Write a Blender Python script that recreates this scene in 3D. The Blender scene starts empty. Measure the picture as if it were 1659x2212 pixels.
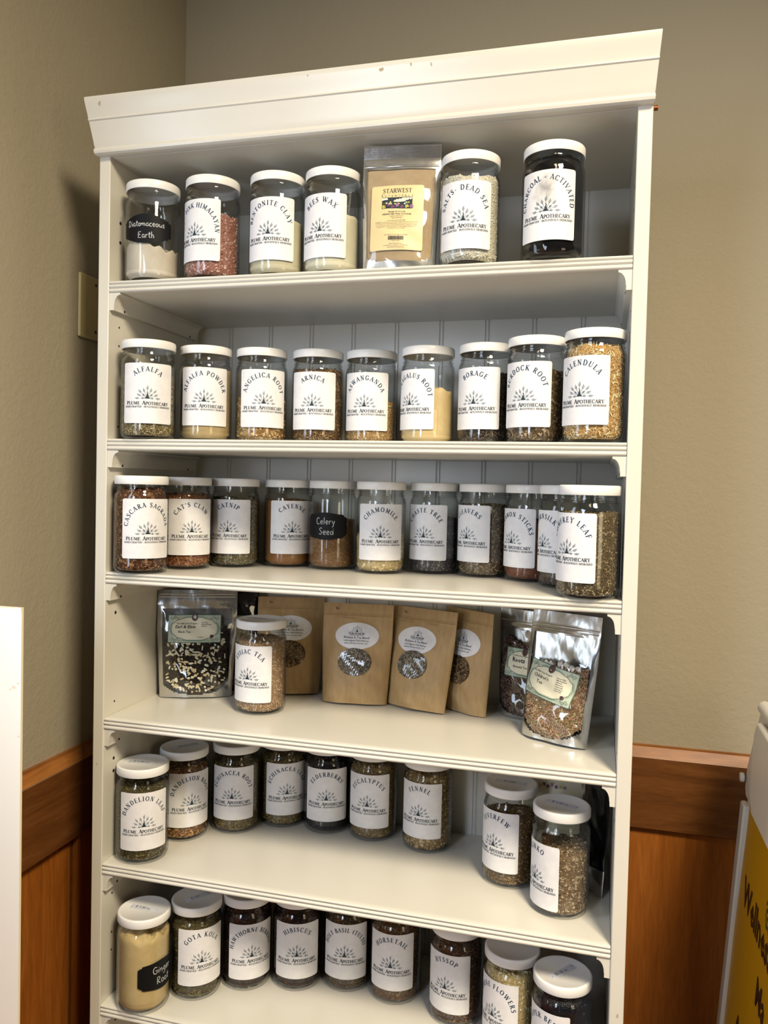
import bpy, math, random
import numpy as np
from mathutils import Matrix, Vector
PI = math.pi
sc = bpy.context.scene
COL = sc.collection
Z0 = 1.367                       # height of the third shelf's top above the floor

# ------------------------------------------------------------------ camera
def make_camera():
    pitch, yaw, roll = 0.031, -0.2618, 0.0231
    f = Vector((math.sin(yaw)*math.cos(pitch), math.cos(yaw)*math.cos(pitch), -math.sin(pitch)))
    r = Vector((math.cos(yaw), -math.sin(yaw), 0.0))
    u = r.cross(f)
    r2 = r*math.cos(roll) + u*math.sin(roll)
    u2 = -r*math.sin(roll) + u*math.cos(roll)
    cd = bpy.data.cameras.new('camera'); cam = bpy.data.objects.new('camera', cd)
    COL.objects.link(cam)
    m = Matrix.Identity(4)
    for i in range(3):
        m[i][0] = r2[i]; m[i][1] = u2[i]; m[i][2] = -f[i]
    m[0][3], m[1][3], m[2][3] = 0.8053, -1.1913, 0.1546+Z0
    cam.matrix_world = m
    cd.sensor_fit = 'VERTICAL'; cd.sensor_height = 24.0; cd.lens = 1739.17*24.0/2212.0
    cd.clip_start = 0.02
    sc.camera = cam
make_camera()

# ------------------------------------------------------------------ world, lights, exposure
w = bpy.data.worlds.new('world'); sc.world = w; w.use_nodes = True
bg = w.node_tree.nodes['Background']
bg.inputs[0].default_value = (1.0, 0.90, 0.74, 1); bg.inputs[1].default_value = 0.04

def area(name, loc, target, sx, sy, power, color, spread=PI):
    l = bpy.data.lights.new(name, 'AREA'); l.shape = 'RECTANGLE'; l.size = sx; l.size_y = sy
    l.energy = power; l.color = color; l.spread = spread
    o = bpy.data.objects.new(name, l); COL.objects.link(o)
    o.location = loc
    d = (Vector(target)-Vector(loc)).normalized()
    o.rotation_euler = d.to_track_quat('-Z', 'Y').to_euler()
    return o
# daylight windows in the left wall: one towards the viewer's side of the room, one narrow and just out of the picture
area('window_daylight', (-0.13, -2.00, 1.75), (2.4, -0.9, 1.0), 0.9, 1.0, 60, (0.72, 0.82, 1.0))
area('side_daylight', (-0.150, -0.53, 1.50), (3.0, -0.45, 1.45), 0.22, 1.15, 8, (0.68, 0.82, 1.0))
# ceiling light to the right of the viewer, a small warm lamp above the bookcase front, added warm fill from the right to lift the back wall
area('ceiling_light', (1.55, -1.45, 2.98), (0.75, -0.45, 0.6), 0.5, 0.5, 52, (1.0, 0.87, 0.65), math.radians(112))
area('small_lamp', (0.86, -0.76, 2.46), (0.6, -0.25, 1.2), 0.10, 0.24, 2.0, (1.0, 0.84, 0.58))
area('warm_fill', (2.3, -1.5, 1.45), (0.9, 0.4, 1.1), 0.5, 0.7, 7, (1.0, 0.83, 0.56))
sc.view_settings.view_transform = 'Standard'; sc.view_settings.look = 'None'
sc.view_settings.exposure = -0.44; sc.view_settings.gamma = 1.0; sc.view_settings.use_curve_mapping = False
sc.cycles.transparent_max_bounces = 24
sc.cycles.max_bounces = 8; sc.cycles.diffuse_bounces = 2
sc.cycles.caustics_reflective = False; sc.cycles.caustics_refractive = False

# ------------------------------------------------------------------ materials
def gain(h, g=1.15, sat=.92):
    c = hexc(h); l = sum(c[:3])/3
    return tuple(min(.9, (l+(x-l)*sat)*g) for x in c[:3])+(1,)
def hexc(h):
    h = h.lstrip('#'); c = [int(h[i:i+2], 16)/255 for i in (0, 2, 4)]
    return tuple(x/12.92 if x <= .04045 else ((x+.055)/1.055)**2.4 for x in c)+(1,)
class NT:
    def __init__(s, name):
        s.m = bpy.data.materials.new(name); s.m.use_nodes = True
        s.t = s.m.node_tree; s.n = s.t.nodes; s.b = s.n['Principled BSDF']; s.out = s.n['Material Output']
    def add(s, typ, **k):
        n = s.n.new('ShaderNode'+typ)
        for a, v in k.items(): setattr(n, a, v)
        return n
    def link(s, a, b): s.t.links.new(a, b)
    def coord(s, scale=(1, 1, 1), kind='Object'):
        tc = s.add('TexCoord'); mp = s.add('Mapping'); mp.inputs['Scale'].default_value = scale
        s.link(tc.outputs[kind], mp.inputs[0]); return mp.outputs[0]
    def noise(s, vec, scale, detail=3, rough=.5):
        n = s.add('TexNoise'); n.inputs['Scale'].default_value = scale; n.inputs['Detail'].default_value = detail
        n.inputs['Roughness'].default_value = rough; s.link(vec, n.inputs[0]); return n
    def ramp(s, fac, stops, interp='LINEAR'):
        r = s.add('ValToRGB'); r.color_ramp.interpolation = interp
        e = r.color_ramp.elements
        while len(e) < len(stops): e.new(0.5)
        for i, (p, c) in enumerate(stops): e[i].position = p; e[i].color = c
        s.link(fac, r.inputs[0]); return r.outputs[0]
    def bump(s, h, strength, dist=.001, norm=None):
        b = s.add('Bump'); b.inputs['Strength'].default_value = strength; b.inputs['Distance'].default_value = dist
        s.link(h, b.inputs['Height'])
        if norm: s.link(norm, b.inputs['Normal'])
        s.link(b.outputs[0], s.b.inputs['Normal']); return b.outputs[0]
    def set(s, col=None, rough=.5, metal=0, coat=0, spec=None):
        if col is not None: s.b.inputs['Base Color'].default_value = col
        s.b.inputs['Roughness'].default_value = rough; s.b.inputs['Metallic'].default_value = metal
        s.b.inputs['Coat Weight'].default_value = coat
        if spec is not None: s.b.inputs['Specular IOR Level'].default_value = spec
        return s
def plain(name, h, rough=.5, metal=0, coat=0, bump=0, bscale=300, spec=None):
    t = NT(name).set(hexc(h), rough, metal, coat, spec)
    if bump:
        v = t.coord(); n = t.noise(v, bscale, 3); t.bump(n.outputs[0], bump, .0008)
    return t.m
def m_paint():
    t = NT('white_satin_paint').set(None, .27)
    v = t.coord(); n = t.noise(v, 6, 4)
    c = t.ramp(n.outputs[0], [(0.3, hexc('#d8d3c6')), (0.7, hexc('#ddd8cc'))])
    t.link(c, t.b.inputs['Base Color'])
    n2 = t.noise(v, 90, 2); t.bump(n2.outputs[0], .06, .0006)
    return t.m
def m_wall():
    t = NT('greige_wall_paint').set(hexc('#a89e88'), .75)
    v = t.coord(); n = t.noise(v, 170, 4, .55); n2 = t.noise(v, 60, 2)
    a = t.add('Math', operation='ADD'); t.link(n.outputs[0], a.inputs[0]); t.link(n2.outputs[0], a.inputs[1])
    t.bump(a.outputs[0], .35, .0022)
    return t.m
def m_wood(name, cols, scale, rough=.38):
    t = NT(name).set(None, rough)
    v = t.coord(scale)
    n = t.noise(v, 3.0, 6, .62); n.inputs['Distortion'].default_value = 1.2
    c = t.ramp(n.outputs[0], [(.30, hexc(cols[0])), (.5, hexc(cols[1])), (.72, hexc(cols[2]))])
    v2 = t.coord(tuple(a*6 for a in scale)); n2 = t.noise(v2, 5, 3)
    mx = t.add('Mix', data_type='RGBA', blend_type='MULTIPLY'); mx.inputs[0].default_value = .35
    t.link(c, mx.inputs[6])
    c2 = t.ramp(n2.outputs[0], [(.35, (.55, .5, .45, 1)), (.6, (1, 1, 1, 1))]); t.link(c2, mx.inputs[7])
    t.link(mx.outputs[2], t.b.inputs['Base Color'])
    t.bump(n2.outputs[0], .08, .0005)
    return t.m
def m_glass(name, edge=(.40, .43, .38), rough=.015, ior=1.5, clear=(.975, .978, .966), thick_pow=.14):
    t = NT(name); t.n.remove(t.b)
    lw = t.add('LayerWeight'); lw.inputs[0].default_value = .5
    c = t.ramp(lw.outputs['Facing'], [(0.0, clear+(1,)), (.55, tuple(x*.95 for x in clear)+(1,)), (.82, tuple(x*.80 for x in clear)+(1,)), (1.0, edge+(1,))])
    tr = t.add('BsdfTransparent'); t.link(c, tr.inputs[0])
    gl = t.add('BsdfGlossy'); gl.inputs['Roughness'].default_value = rough
    lf = t.add('LayerWeight'); lf.inputs[0].default_value = .5
    pw = t.add('Math', operation='POWER'); t.link(lf.outputs['Facing'], pw.inputs[0]); pw.inputs[1].default_value = 4.0
    f0 = ((ior-1)/(ior+1))**2
    fr = t.add('Math', operation='MULTIPLY_ADD'); t.link(pw.outputs[0], fr.inputs[0]); fr.inputs[1].default_value = .75-f0; fr.inputs[2].default_value = f0
    mx = t.add('MixShader'); t.link(fr.outputs[0], mx.inputs[0]); t.link(tr.outputs[0], mx.inputs[1]); t.link(gl.outputs[0], mx.inputs[2])
    t.link(mx.outputs[0], t.out.inputs[0])
    return t, gl
def m_film(name, wrinkle=.5, scale=28, tint=(.93, .93, .92), ior=1.7):
    t, gl = m_glass(name, edge=(.6, .6, .6), rough=.06, ior=ior, clear=tint)
    v = t.coord((1, 1, .6)); n = t.noise(v, scale, 2, .4)
    b = t.add('Bump'); b.inputs['Strength'].default_value = wrinkle; b.inputs['Distance'].default_value = .006
    t.link(n.outputs[0], b.inputs['Height']); t.link(b.outputs[0], gl.inputs['Normal'])
    return t.m
def m_foil(name, h='#c9c9c6', wrinkle=.5):
    t = NT(name).set(hexc(h), .24, .92)
    v = t.coord((1, 1, .55)); n = t.noise(v, 26, 3, .45)
    t.bump(n.outputs[0], wrinkle, .006)
    return t.m
def m_kraft():
    t = NT('brown_kraft_paper').set(None, .62)
    v = t.coord((1, 1, .25)); n = t.noise(v, 130, 4, .6)
    c = t.ramp(n.outputs[0], [(.3, hexc('#ab8b5e')), (.7, hexc('#ba9b6c'))]); t.link(c, t.b.inputs['Base Color'])
    n2 = t.noise(t.coord(), 22, 2); t.bump(n2.outputs[0], .25, .003)
    return t.m
def m_paper():
    t = NT('white_label_paper').set(None, .55)
    v = t.coord(); n = t.noise(v, 70, 3); c = t.ramp(n.outputs[0], [(.3, hexc('#e2dfe0')), (.7, hexc('#ebe9e8'))])
    t.link(c, t.b.inputs['Base Color']); n2 = t.noise(v, 500, 2); t.bump(n2.outputs[0], .15, .0004)
    return t.m
def m_smudged():
    t = NT('smudged_label_paper').set(None, .55)
    tc = t.add('TexCoord'); mp = t.add('Mapping'); mp.inputs['Location'].default_value = (.0, .0091, -.050); mp.inputs['Scale'].default_value = (1, .2, .7)
    t.link(tc.outputs['Object'], mp.inputs[0])
    ln = t.add('VectorMath', operation='LENGTH'); t.link(mp.outputs[0], ln.inputs[0])
    n = t.noise(mp.outputs[0], 110, 4); a = t.add('Math', operation='MULTIPLY_ADD'); t.link(n.outputs[0], a.inputs[0]); a.inputs[1].default_value = .035
    t.link(ln.outputs['Value'], a.inputs[2])
    c = t.ramp(a.outputs[0], [(.018, hexc('#9a9694')), (.030, hexc('#cfccca')), (.040, hexc('#e6e3e2'))]); t.link(c, t.b.inputs['Base Color'])
    return t.m
def m_content(name, pal, bump=.8, vscale=420, rough=.75):
    """Plant matter: colour per flake from a stored tint, plus fine cell variation."""
    t = NT(name).set(None, rough, spec=.25)
    at = t.add('Attribute'); at.attribute_name = 'tint'
    v = t.coord(); vo = t.add('TexVoronoi'); vo.inputs['Scale'].default_value = vscale; t.link(v, vo.inputs[0])
    a = t.add('Math', operation='MULTIPLY_ADD'); t.link(vo.outputs['Distance'], a.inputs[0]); a.inputs[1].default_value = .35
    t.link(at.outputs['Fac'], a.inputs[2])
    k = len(pal); st = [(.08+.95*i/(k-1), gain(p)) for i, p in enumerate(pal)]
    c = t.ramp(a.outputs[0], st); t.link(c, t.b.inputs['Base Color'])
    t.bump(vo.outputs['Distance'], bump, .0012)
    return t.m
def m_powder(name, pal, sc_=40):
    t = NT(name).set(None, .85, spec=.15)
    v = t.coord(); n = t.noise(v, sc_, 5, .6)
    c = t.ramp(n.outputs[0], [(.3, gain(pal[0], 1.0, .95)), (.7, gain(pal[1], 1.0, .95))]); t.link(c, t.b.inputs['Base Color'])
    n2 = t.noise(v, 220, 3); t.bump(n2.outputs[0], .3, .0012)
    return t.m
MAT = dict(
    paint=m_paint(), wall=m_wall(),
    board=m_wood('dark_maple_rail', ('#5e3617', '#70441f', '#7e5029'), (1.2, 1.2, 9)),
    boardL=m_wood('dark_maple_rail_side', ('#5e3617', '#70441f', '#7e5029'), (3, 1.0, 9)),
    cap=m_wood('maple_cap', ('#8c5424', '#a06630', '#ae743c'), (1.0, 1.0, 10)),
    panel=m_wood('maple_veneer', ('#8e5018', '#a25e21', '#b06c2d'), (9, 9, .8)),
    floor=m_wood('oak_floor', ('#6a4a2c', '#82603c', '#94704a'), (1, 9, 1)),
    ceil=plain('ceiling_white', '#b9b2a2', .8, bump=.2, bscale=80),
    lid=plain('white_plastic_lid', '#f0eeea', .32, bump=.03, bscale=600),
    glass=m_glass('clear_jar_glass')[0].m,
    paper=m_paper(), smudge=m_smudged(),
    navy=plain('navy_print', '#1b344e', .6), ink=plain('dark_teal_print', '#0d222e', .6),
    teal=plain('grey_teal_print', '#34505c', .6),
    black=plain('black_chalk_label', '#08080a', .6, spec=.25), chalk=plain('chalk_marking', '#b9b9b8', .9),
    pen=plain('black_pen', '#1c1a20', .6), bluepen=plain('blue_pen', '#5570b8', .6),
    tape=plain('matte_tape', '#dfe2ea', .25),
    kraft=m_kraft(), foil=m_foil('silver_mylar'), foilflat=m_foil('silver_mylar_seal', '#d3d3d0', .18),
    foildark=m_foil('dark_mylar', '#3a3c3e', .6),
    film=m_film('clear_bag_film', 1.0, 24, ior=1.85), filmsoft=m_film('clear_window_film', .35, 20),
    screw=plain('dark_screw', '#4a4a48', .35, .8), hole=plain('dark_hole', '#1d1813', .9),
    switch=plain('ivory_plastic', '#c9b987', .35), copper=plain('copper_screw', '#8a4a26', .4, .7),
    foam=plain('white_foam_board', '#f4f0e8', .6, bump=.08, bscale=50), foamedge=plain('cream_foam_edge', '#efe3c4', .7),
    splastic=plain('off_white_sign_plastic', '#d9d4cc', .38, bump=.05, bscale=200),
    yellow=plain('yellow_poster', '#cf9c08', .4), brown=plain('brown_lettering', '#2e120c', .5),
    green=plain('green_lettering', '#2f5a22', .5),
    ylabel=plain('yellow_label_paper', '#dcc795', .45), purple=plain('purple_ink', '#7a3f6c', .6), lilac=plain('lilac_ink', '#a071a2', .6),
    leafink=plain('yellow_green_ink', '#c9c45a', .6), skyink=plain('pale_ink', '#d8d6c4', .6), hillink=plain('olive_ink', '#4a4a1e', .6),
    deco=plain('antique_green_label', '#b8c2ac', .5), decocream=plain('antique_cream_label', '#e2dcc0', .5),
    decoline=plain('antique_green_ink', '#55705f', .6), medal=plain('brown_medallion', '#4a2f28', .5),
    marsh=plain('marshmallow_white', '#efe9dd', .8), stain=plain('faint_grey_scuff', '#a39c8c', .8), brownscuff=plain('brown_scuff', '#b5a68c', .8),
)

# ------------------------------------------------------------------ mesh helpers
class MB:
    def __init__(s): s.v = []; s.f = []; s.mi = []; s.tint = None
    def vert(s, p): s.v.append(tuple(p)); return len(s.v)-1
    def face(s, idx, mi=0): s.f.append(tuple(idx)); s.mi.append(mi)
    def box(s, a, b, mi=0):
        x0, y0, z0 = a; x1, y1, z1 = b; n = len(s.v)
        s.v += [(x0, y0, z0), (x1, y0, z0), (x1, y1, z0), (x0, y1, z0), (x0, y0, z1), (x1, y0, z1), (x1, y1, z1), (x0, y1, z1)]
        for q in ((0, 3, 2, 1), (4, 5, 6, 7), (0, 1, 5, 4), (1, 2, 6, 5), (2, 3, 7, 6), (3, 0, 4, 7)):
            s.face([n+i for i in q], mi)
    def extrude(s, prof, axis, a, b, mi=0):
        """Closed 2-D profile swept along x or y or z from a to b."""
        def P(p, t):
            return {'x': (t, p[0], p[1]), 'y': (p[0], t, p[1]), 'z': (p[0], p[1], t)}[axis]
        n = len(s.v); k = len(prof)
        s.v += [P(p, a) for p in prof]+[P(p, b) for p in prof]
        for i in range(k):
            j = (i+1) % k; s.face((n+i, n+j, n+k+j, n+k+i), mi)
        s.face(range(n, n+k), mi); s.face(range(n+2*k-1, n+k-1, -1), mi)
    def lathe(s, prof, seg=40, c=(0, 0), mi=0, cap=True):
        n = len(s.v)
        for (r, z) in prof:
            for i in range(seg):
                a = 2*PI*i/seg; s.v.append((c[0]+r*math.cos(a), c[1]+r*math.sin(a), z))
        for k in range(len(prof)-1):
            for i in range(seg):
                j = (i+1) % seg
                s.face((n+k*seg+i, n+k*seg+j, n+(k+1)*seg+j, n+(k+1)*seg+i), mi)
        if cap:
            s.face([n+i for i in range(seg)][::-1], mi); m0 = n+(len(prof)-1)*seg; s.face([m0+i for i in range(seg)], mi)
    def cyl(s, p, q, r, seg=10, mi=0):
        p = Vector(p); q = Vector(q); d = (q-p).normalized(); a = d.orthogonal().normalized(); b = d.cross(a); n = len(s.v)
        for c in (p, q):
            for i in range(seg):
                t = 2*PI*i/seg; s.v.append(tuple(c+a*r*math.cos(t)+b*r*math.sin(t)))
        for i in range(seg):
            j = (i+1) % seg; s.face((n+i, n+j, n+seg+j, n+seg+i), mi)
        s.face([n+i for i in range(seg)][::-1], mi); s.face([n+seg+i for i in range(seg)], mi)
    def mesh(s, name, mats, smooth=False, angle=None):
        me = bpy.data.meshes.new(name); me.from_pydata(s.v, [], s.f)
        for m in mats: me.materials.append(m)
        if any(s.mi): me.polygons.foreach_set('material_index', s.mi)
        if smooth:
            me.polygons.foreach_set('use_smooth', [True]*len(s.f))
            if angle: me.set_sharp_from_angle(angle=angle)
        me.update(); return me
    def build(s, name, mats, parent=None, smooth=False, angle=None, loc=(0, 0, 0), rot=(0, 0, 0)):
        if not isinstance(mats, (list, tuple)): mats = [mats]
        return link(name, s.mesh(name, mats, smooth, angle), parent, loc, rot)
def link(name, me, parent=None, loc=(0, 0, 0), rot=(0, 0, 0)):
    o = bpy.data.objects.new(name, me); COL.objects.link(o); o.parent = parent; o.location = loc; o.rotation_euler = rot
    return o
def bevel(o, w, seg=2):
    m = o.modifiers.new('bevel', 'BEVEL'); m.width = w; m.segments = seg; m.limit_method = 'ANGLE'; m.angle_limit = .6
    for p in o.data.polygons: p.use_smooth = True
    o.data.set_sharp_from_angle(angle=.6)
    return o
def empty(name, loc, rot=(0, 0, 0)):
    o = bpy.data.objects.new(name, None); COL.objects.link(o); o.location = loc; o.rotation_euler = rot; o.empty_display_size = .05; return o
def tag(o, label, cat, group=None):
    o['label'] = label; o['category'] = cat
    if group: o['group'] = group
    return o
def structure(o): o['kind'] = 'structure'; return o

# ------------------------------------------------------------------ room shell
XL, YW, W, D = -0.155, 0.52, 0.84, 0.3128
RAIL = Z0-.356; RB = Z0-.5226
b = MB(); b.box((XL-.1, -4.0, -.05), (4.0, YW+.1, 0)); structure(b.build('floor', MAT['floor']))
b = MB(); b.box((XL-.1, -4.0, 3.1), (4.0, YW+.1, 3.2)); structure(b.build('ceiling', MAT['ceil']))
b = MB(); b.box((XL, YW, 0), (4.0, YW+.1, 3.1)); structure(b.build('wall_back', MAT['wall']))
b = MB(); b.box((XL-.1, -4.0, 0), (XL, YW+.1, 3.1)); structure(b.build('wall_left', MAT['wall']))
# wainscot on the back wall
b = MB(); b.box((XL+.012, YW-.008, .1), (4.0, YW, RB+.012)); structure(b.build('trim_1', MAT['panel']))
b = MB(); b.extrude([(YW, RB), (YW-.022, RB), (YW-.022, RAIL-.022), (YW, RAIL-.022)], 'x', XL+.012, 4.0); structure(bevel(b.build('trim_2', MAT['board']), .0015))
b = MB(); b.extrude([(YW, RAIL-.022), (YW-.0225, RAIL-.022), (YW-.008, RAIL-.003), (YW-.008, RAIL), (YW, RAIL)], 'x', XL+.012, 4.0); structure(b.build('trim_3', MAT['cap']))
# wainscot on the left wall
b = MB(); b.box((XL, -4.0, .1), (XL+.006, .118, RB+.012)); b.box((XL, .132, .1), (XL+.013, .176, RB+.012)); b.box((XL, .19, .1), (XL+.006, YW, RB+.012))
structure(b.build('trim_4', MAT['panel']))
b = MB(); b.box((XL, -4.0, .1), (XL+.002, YW, RB+.012)); structure(b.build('trim_7', MAT['boardL']))
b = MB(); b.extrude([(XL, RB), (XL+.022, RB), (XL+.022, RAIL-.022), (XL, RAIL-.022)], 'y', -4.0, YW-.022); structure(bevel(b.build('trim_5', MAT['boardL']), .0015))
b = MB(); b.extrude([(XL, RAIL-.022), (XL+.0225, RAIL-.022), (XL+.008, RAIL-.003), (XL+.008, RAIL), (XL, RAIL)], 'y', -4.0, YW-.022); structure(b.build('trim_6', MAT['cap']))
b = MB(); b.box((XL+.012, YW-.014, 0), (4.0, YW, .1)); structure(b.build('baseboard_back', MAT['board']))
b = MB(); b.box((XL, -4.0, 0), (XL+.014, YW, .1)); structure(b.build('baseboard_left', MAT['boardL']))

# ------------------------------------------------------------------ bookcase
SZ = {1: .4893, 2: .2259, 3: 0.0, 4: -.2496, 5: -.5007, 6: -.7482, 7: -.98, 8: -1.22}
SZ = {k: v+Z0 for k, v in SZ.items()}; TS = .0196; ST = .0205
book = tag(empty('bookcase', (0, 0, 0)), 'tall white wooden bookcase with crown moulding and beadboard back in room corner', 'bookcase')
def side(x0, x1):
    b = MB(); b.box((x0, 0, 0), (x1, D+.012, Z0+.6955)); return bevel(b.build('side_panel', MAT['paint'], book), .0015)
side(-ST, 0); side(W, W+ST)
# beadboard back: shallow double grooves
b = MB(); prof = [(0.0, D)]
for k in range(9):
    g = .0736+.0867*k
    for s_ in (-.0032, .0032):
        prof += [(g+s_-.0016, D), (g+s_-.0005, D+.0022), (g+s_+.0005, D+.0022), (g+s_+.0016, D)]
prof += [(W, D), (W, D+.008), (0, D+.008)]
b.extrude(prof, 'z', .06, Z0+.70); b.build('back_panel', MAT['paint'], book)
# top board, plinth
b = MB(); b.box((0, 0.006, Z0+.6935), (W, D, Z0+.712)); b.build('top_board', MAT['paint'], book)
b = MB(); b.box((0, 0.002, 0), (W, .02, .1)); bevel(b.build('plinth', MAT['paint'], book), .0015)
# crown moulding: profile swept round left side, front, right side with mitres
PR = [(.779, .0340), (.776, .0342), (.770, .0325), (.762, .0300), (.753, .0268), (.7475, .0255), (.7465, .0262), (.745, .0262), (.7435, .0240), (.735, .0212),
      (.725, .0180), (.715, .0150), (.708, .0130), (.7055, .0116), (.7048, .0120), (.7035, .0138), (.700, .0145), (.6965, .0132), (.6945, .0105), (.694, .007)]
b = MB(); k = len(PR)
def ring(fn):
    n = len(b.v)
    for zz, o in PR: b.v.append(fn(zz, o))
    return n
so = lambda o: -.002+o*.26
rs = [ring(lambda zz, o: (-ST-so(o), D+.01, Z0+zz)), ring(lambda zz, o: (-ST-so(o), -o, Z0+zz)),
      ring(lambda zz, o: (W+ST+so(o), -o, Z0+zz)), ring(lambda zz, o: (W+ST+so(o), D+.01, Z0+zz))]
for a_, c_ in zip(rs, rs[1:]):
    for i in range(k-1): b.face((a_+i, c_+i, c_+i+1, a_+i+1))
# inner faces, top and underside
n = len(b.v)
inn = [(-ST+.0, D+.01), (-ST+.0, .004), (W+ST, .004), (W+ST, D+.01)]
for zz in (.779, .694):
    for x, y in inn: b.v.append((x, y, Z0+zz))
for i in range(3):
    b.face((rs[i], n+i, n+i+1, rs[i+1])); b.face((rs[i]+k-1, rs[i+1]+k-1, n+4+i+1, n+4+i)); b.face((n+i, n+4+i, n+5+i, n+1+i))
crown = b.build('crown_moulding', MAT['paint'], book, smooth=True, angle=.5)
b = MB()
def scuff(b, x, zz, sx, sz, seed, y):
    r = random.Random(seed); n = len(b.v); kk = 9
    for i in range(kk):
        a = 2*PI*i/kk; q = r.uniform(.5, 1.0); b.v.append((x+sx*q*math.cos(a), y(zz+sz*q*math.sin(a)), zz+sz*q*math.sin(a)))
    b.face(range(n, n+kk))
def yc(z): return -np.interp(z-Z0, [p[0] for p in PR][::-1], [p[1] for p in PR][::-1])-.0003
for a_ in ((.0, .767, .0035, .004, 1), (.475, .769, .004, .0035, 2), (.52, .771, .002, .003, 3), (.55, .768, .0012, .003, 5), (.36, .772, .0015, .0015, 6)):
    b = MB(); scuff(b, a_[0], Z0+a_[1], a_[2], a_[3], a_[4], yc); b.build('scuff', MAT['brownscuff'], crown)
# shelves with a reeded front edge
def reed():
    h = TS; r = [(0.012, 0)]
    for (z0, z1, bul) in ((-.0004, -.0052, .0022), (-.0062, -.0118, .0026), (-.0128, -.0194, .0026)):
        for i in range(7):
            t = i/6; r.append((.0026-bul*math.sin(PI*t)**.6, z0+(z1-z0)*t))
        if z1 > -.019: r.append((.0036, z1-.0005))
    r.append((.012, -h)); return r
RP = reed()
for k_ in range(1, 9):
    prof = RP+[(D-.001, -TS), (D-.001, 0)]
    b = MB(); b.extrude([(y, SZ[k_]+z) for y, z in prof], 'x', .0006, W-.0006)
    s_ = b.build('shelf', MAT['paint'], book, smooth=True, angle=.55)
# brackets
BP = [(0, 0), (.0195, 0), (.0195, -.0035)]+[(.0088+.0107*(1-math.sin(t*PI/2))**1.0, -.0035-.0175*(1-math.cos(t*PI/2))) for t in [i/7 for i in range(1, 8)]]+[(.0083, -.0225), (.0083, -.0287), (0, -.0287)]
sgn = None
for k_ in range(1, 8):
    for s_ in (0, 1):
        b = MB(); zt = SZ[k_]-TS-.0002
        pf = [((x if s_ == 0 else W-x), zt+z) for x, z in BP]
        b.extrude(pf if s_ else pf, 'y', .003, D-.02)
        br = b.build('shelf_bracket', MAT['paint'], book, smooth=True, angle=.5)
        x = .0081 if s_ == 0 else W-.0081; d_ = .0009 if s_ == 0 else -.0009
        for y in (.034, .262):
            b = MB(); b.cyl((x, y, zt-.0255), (x+d_, y, zt-.0255), .0021, 10); b.build('screw', MAT['screw'], br)
# peg holes drilled in the inner faces of the sides
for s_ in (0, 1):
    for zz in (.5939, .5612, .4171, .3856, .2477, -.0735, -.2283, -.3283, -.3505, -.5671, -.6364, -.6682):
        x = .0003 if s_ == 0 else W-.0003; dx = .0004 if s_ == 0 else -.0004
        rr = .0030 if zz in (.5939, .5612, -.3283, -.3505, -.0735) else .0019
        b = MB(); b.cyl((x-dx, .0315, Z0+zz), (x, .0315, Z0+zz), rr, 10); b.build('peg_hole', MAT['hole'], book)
b = MB(); b.cyl((W+ST+.002, .05, Z0+.712), (W+ST+.0085, .05, Z0+.712), .0038, 12); b.build('screw', MAT['copper'], book)
b = MB()
for i, (x, zz, sx, sz) in enumerate(((-.012, -.33, .0012, .002), (W+.012, -.60, .002, .004), (W+.011, -.78, .0025, .004), (W+.013, -.85, .0015, .002))):
    b = MB(); scuff(b, x, Z0+zz, sx, sz, 20+i, lambda z: -.0003); b.build('scuff', MAT['brownscuff'], book)

# wall switch plate
sw = empty('switch_plate', (XL, .1295+.035, Z0+.4855)); tag(sw, 'ivory wall switch plate half hidden behind the white bookcase', 'switch')
b = MB(); b.box((0, -.035, -.0605), (.0065, .045, .0605)); bevel(b.build('plate', MAT['switch'], sw), .0045, 3)
for dz in (.0455, -.0445):
    b = MB(); b.cyl((.006, .0135, dz), (.0072, .0135, dz), .0030, 12); b.build('screw', MAT['screw'], sw)
b = MB(); b.box((.006, .028, -.012), (.013, .035, .012)); bevel(b.build('toggle', MAT['switch'], sw), .002)

# ------------------------------------------------------------------ lettering
TK, TN = .165, .072
def arc(cx, cy, rx, ry, a0, a1, n=9):
    return [(cx+rx*math.cos(math.radians(a0+(a1-a0)*i/n)), cy+ry*math.sin(math.radians(a0+(a1-a0)*i/n))) for i in range(n+1)]
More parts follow.
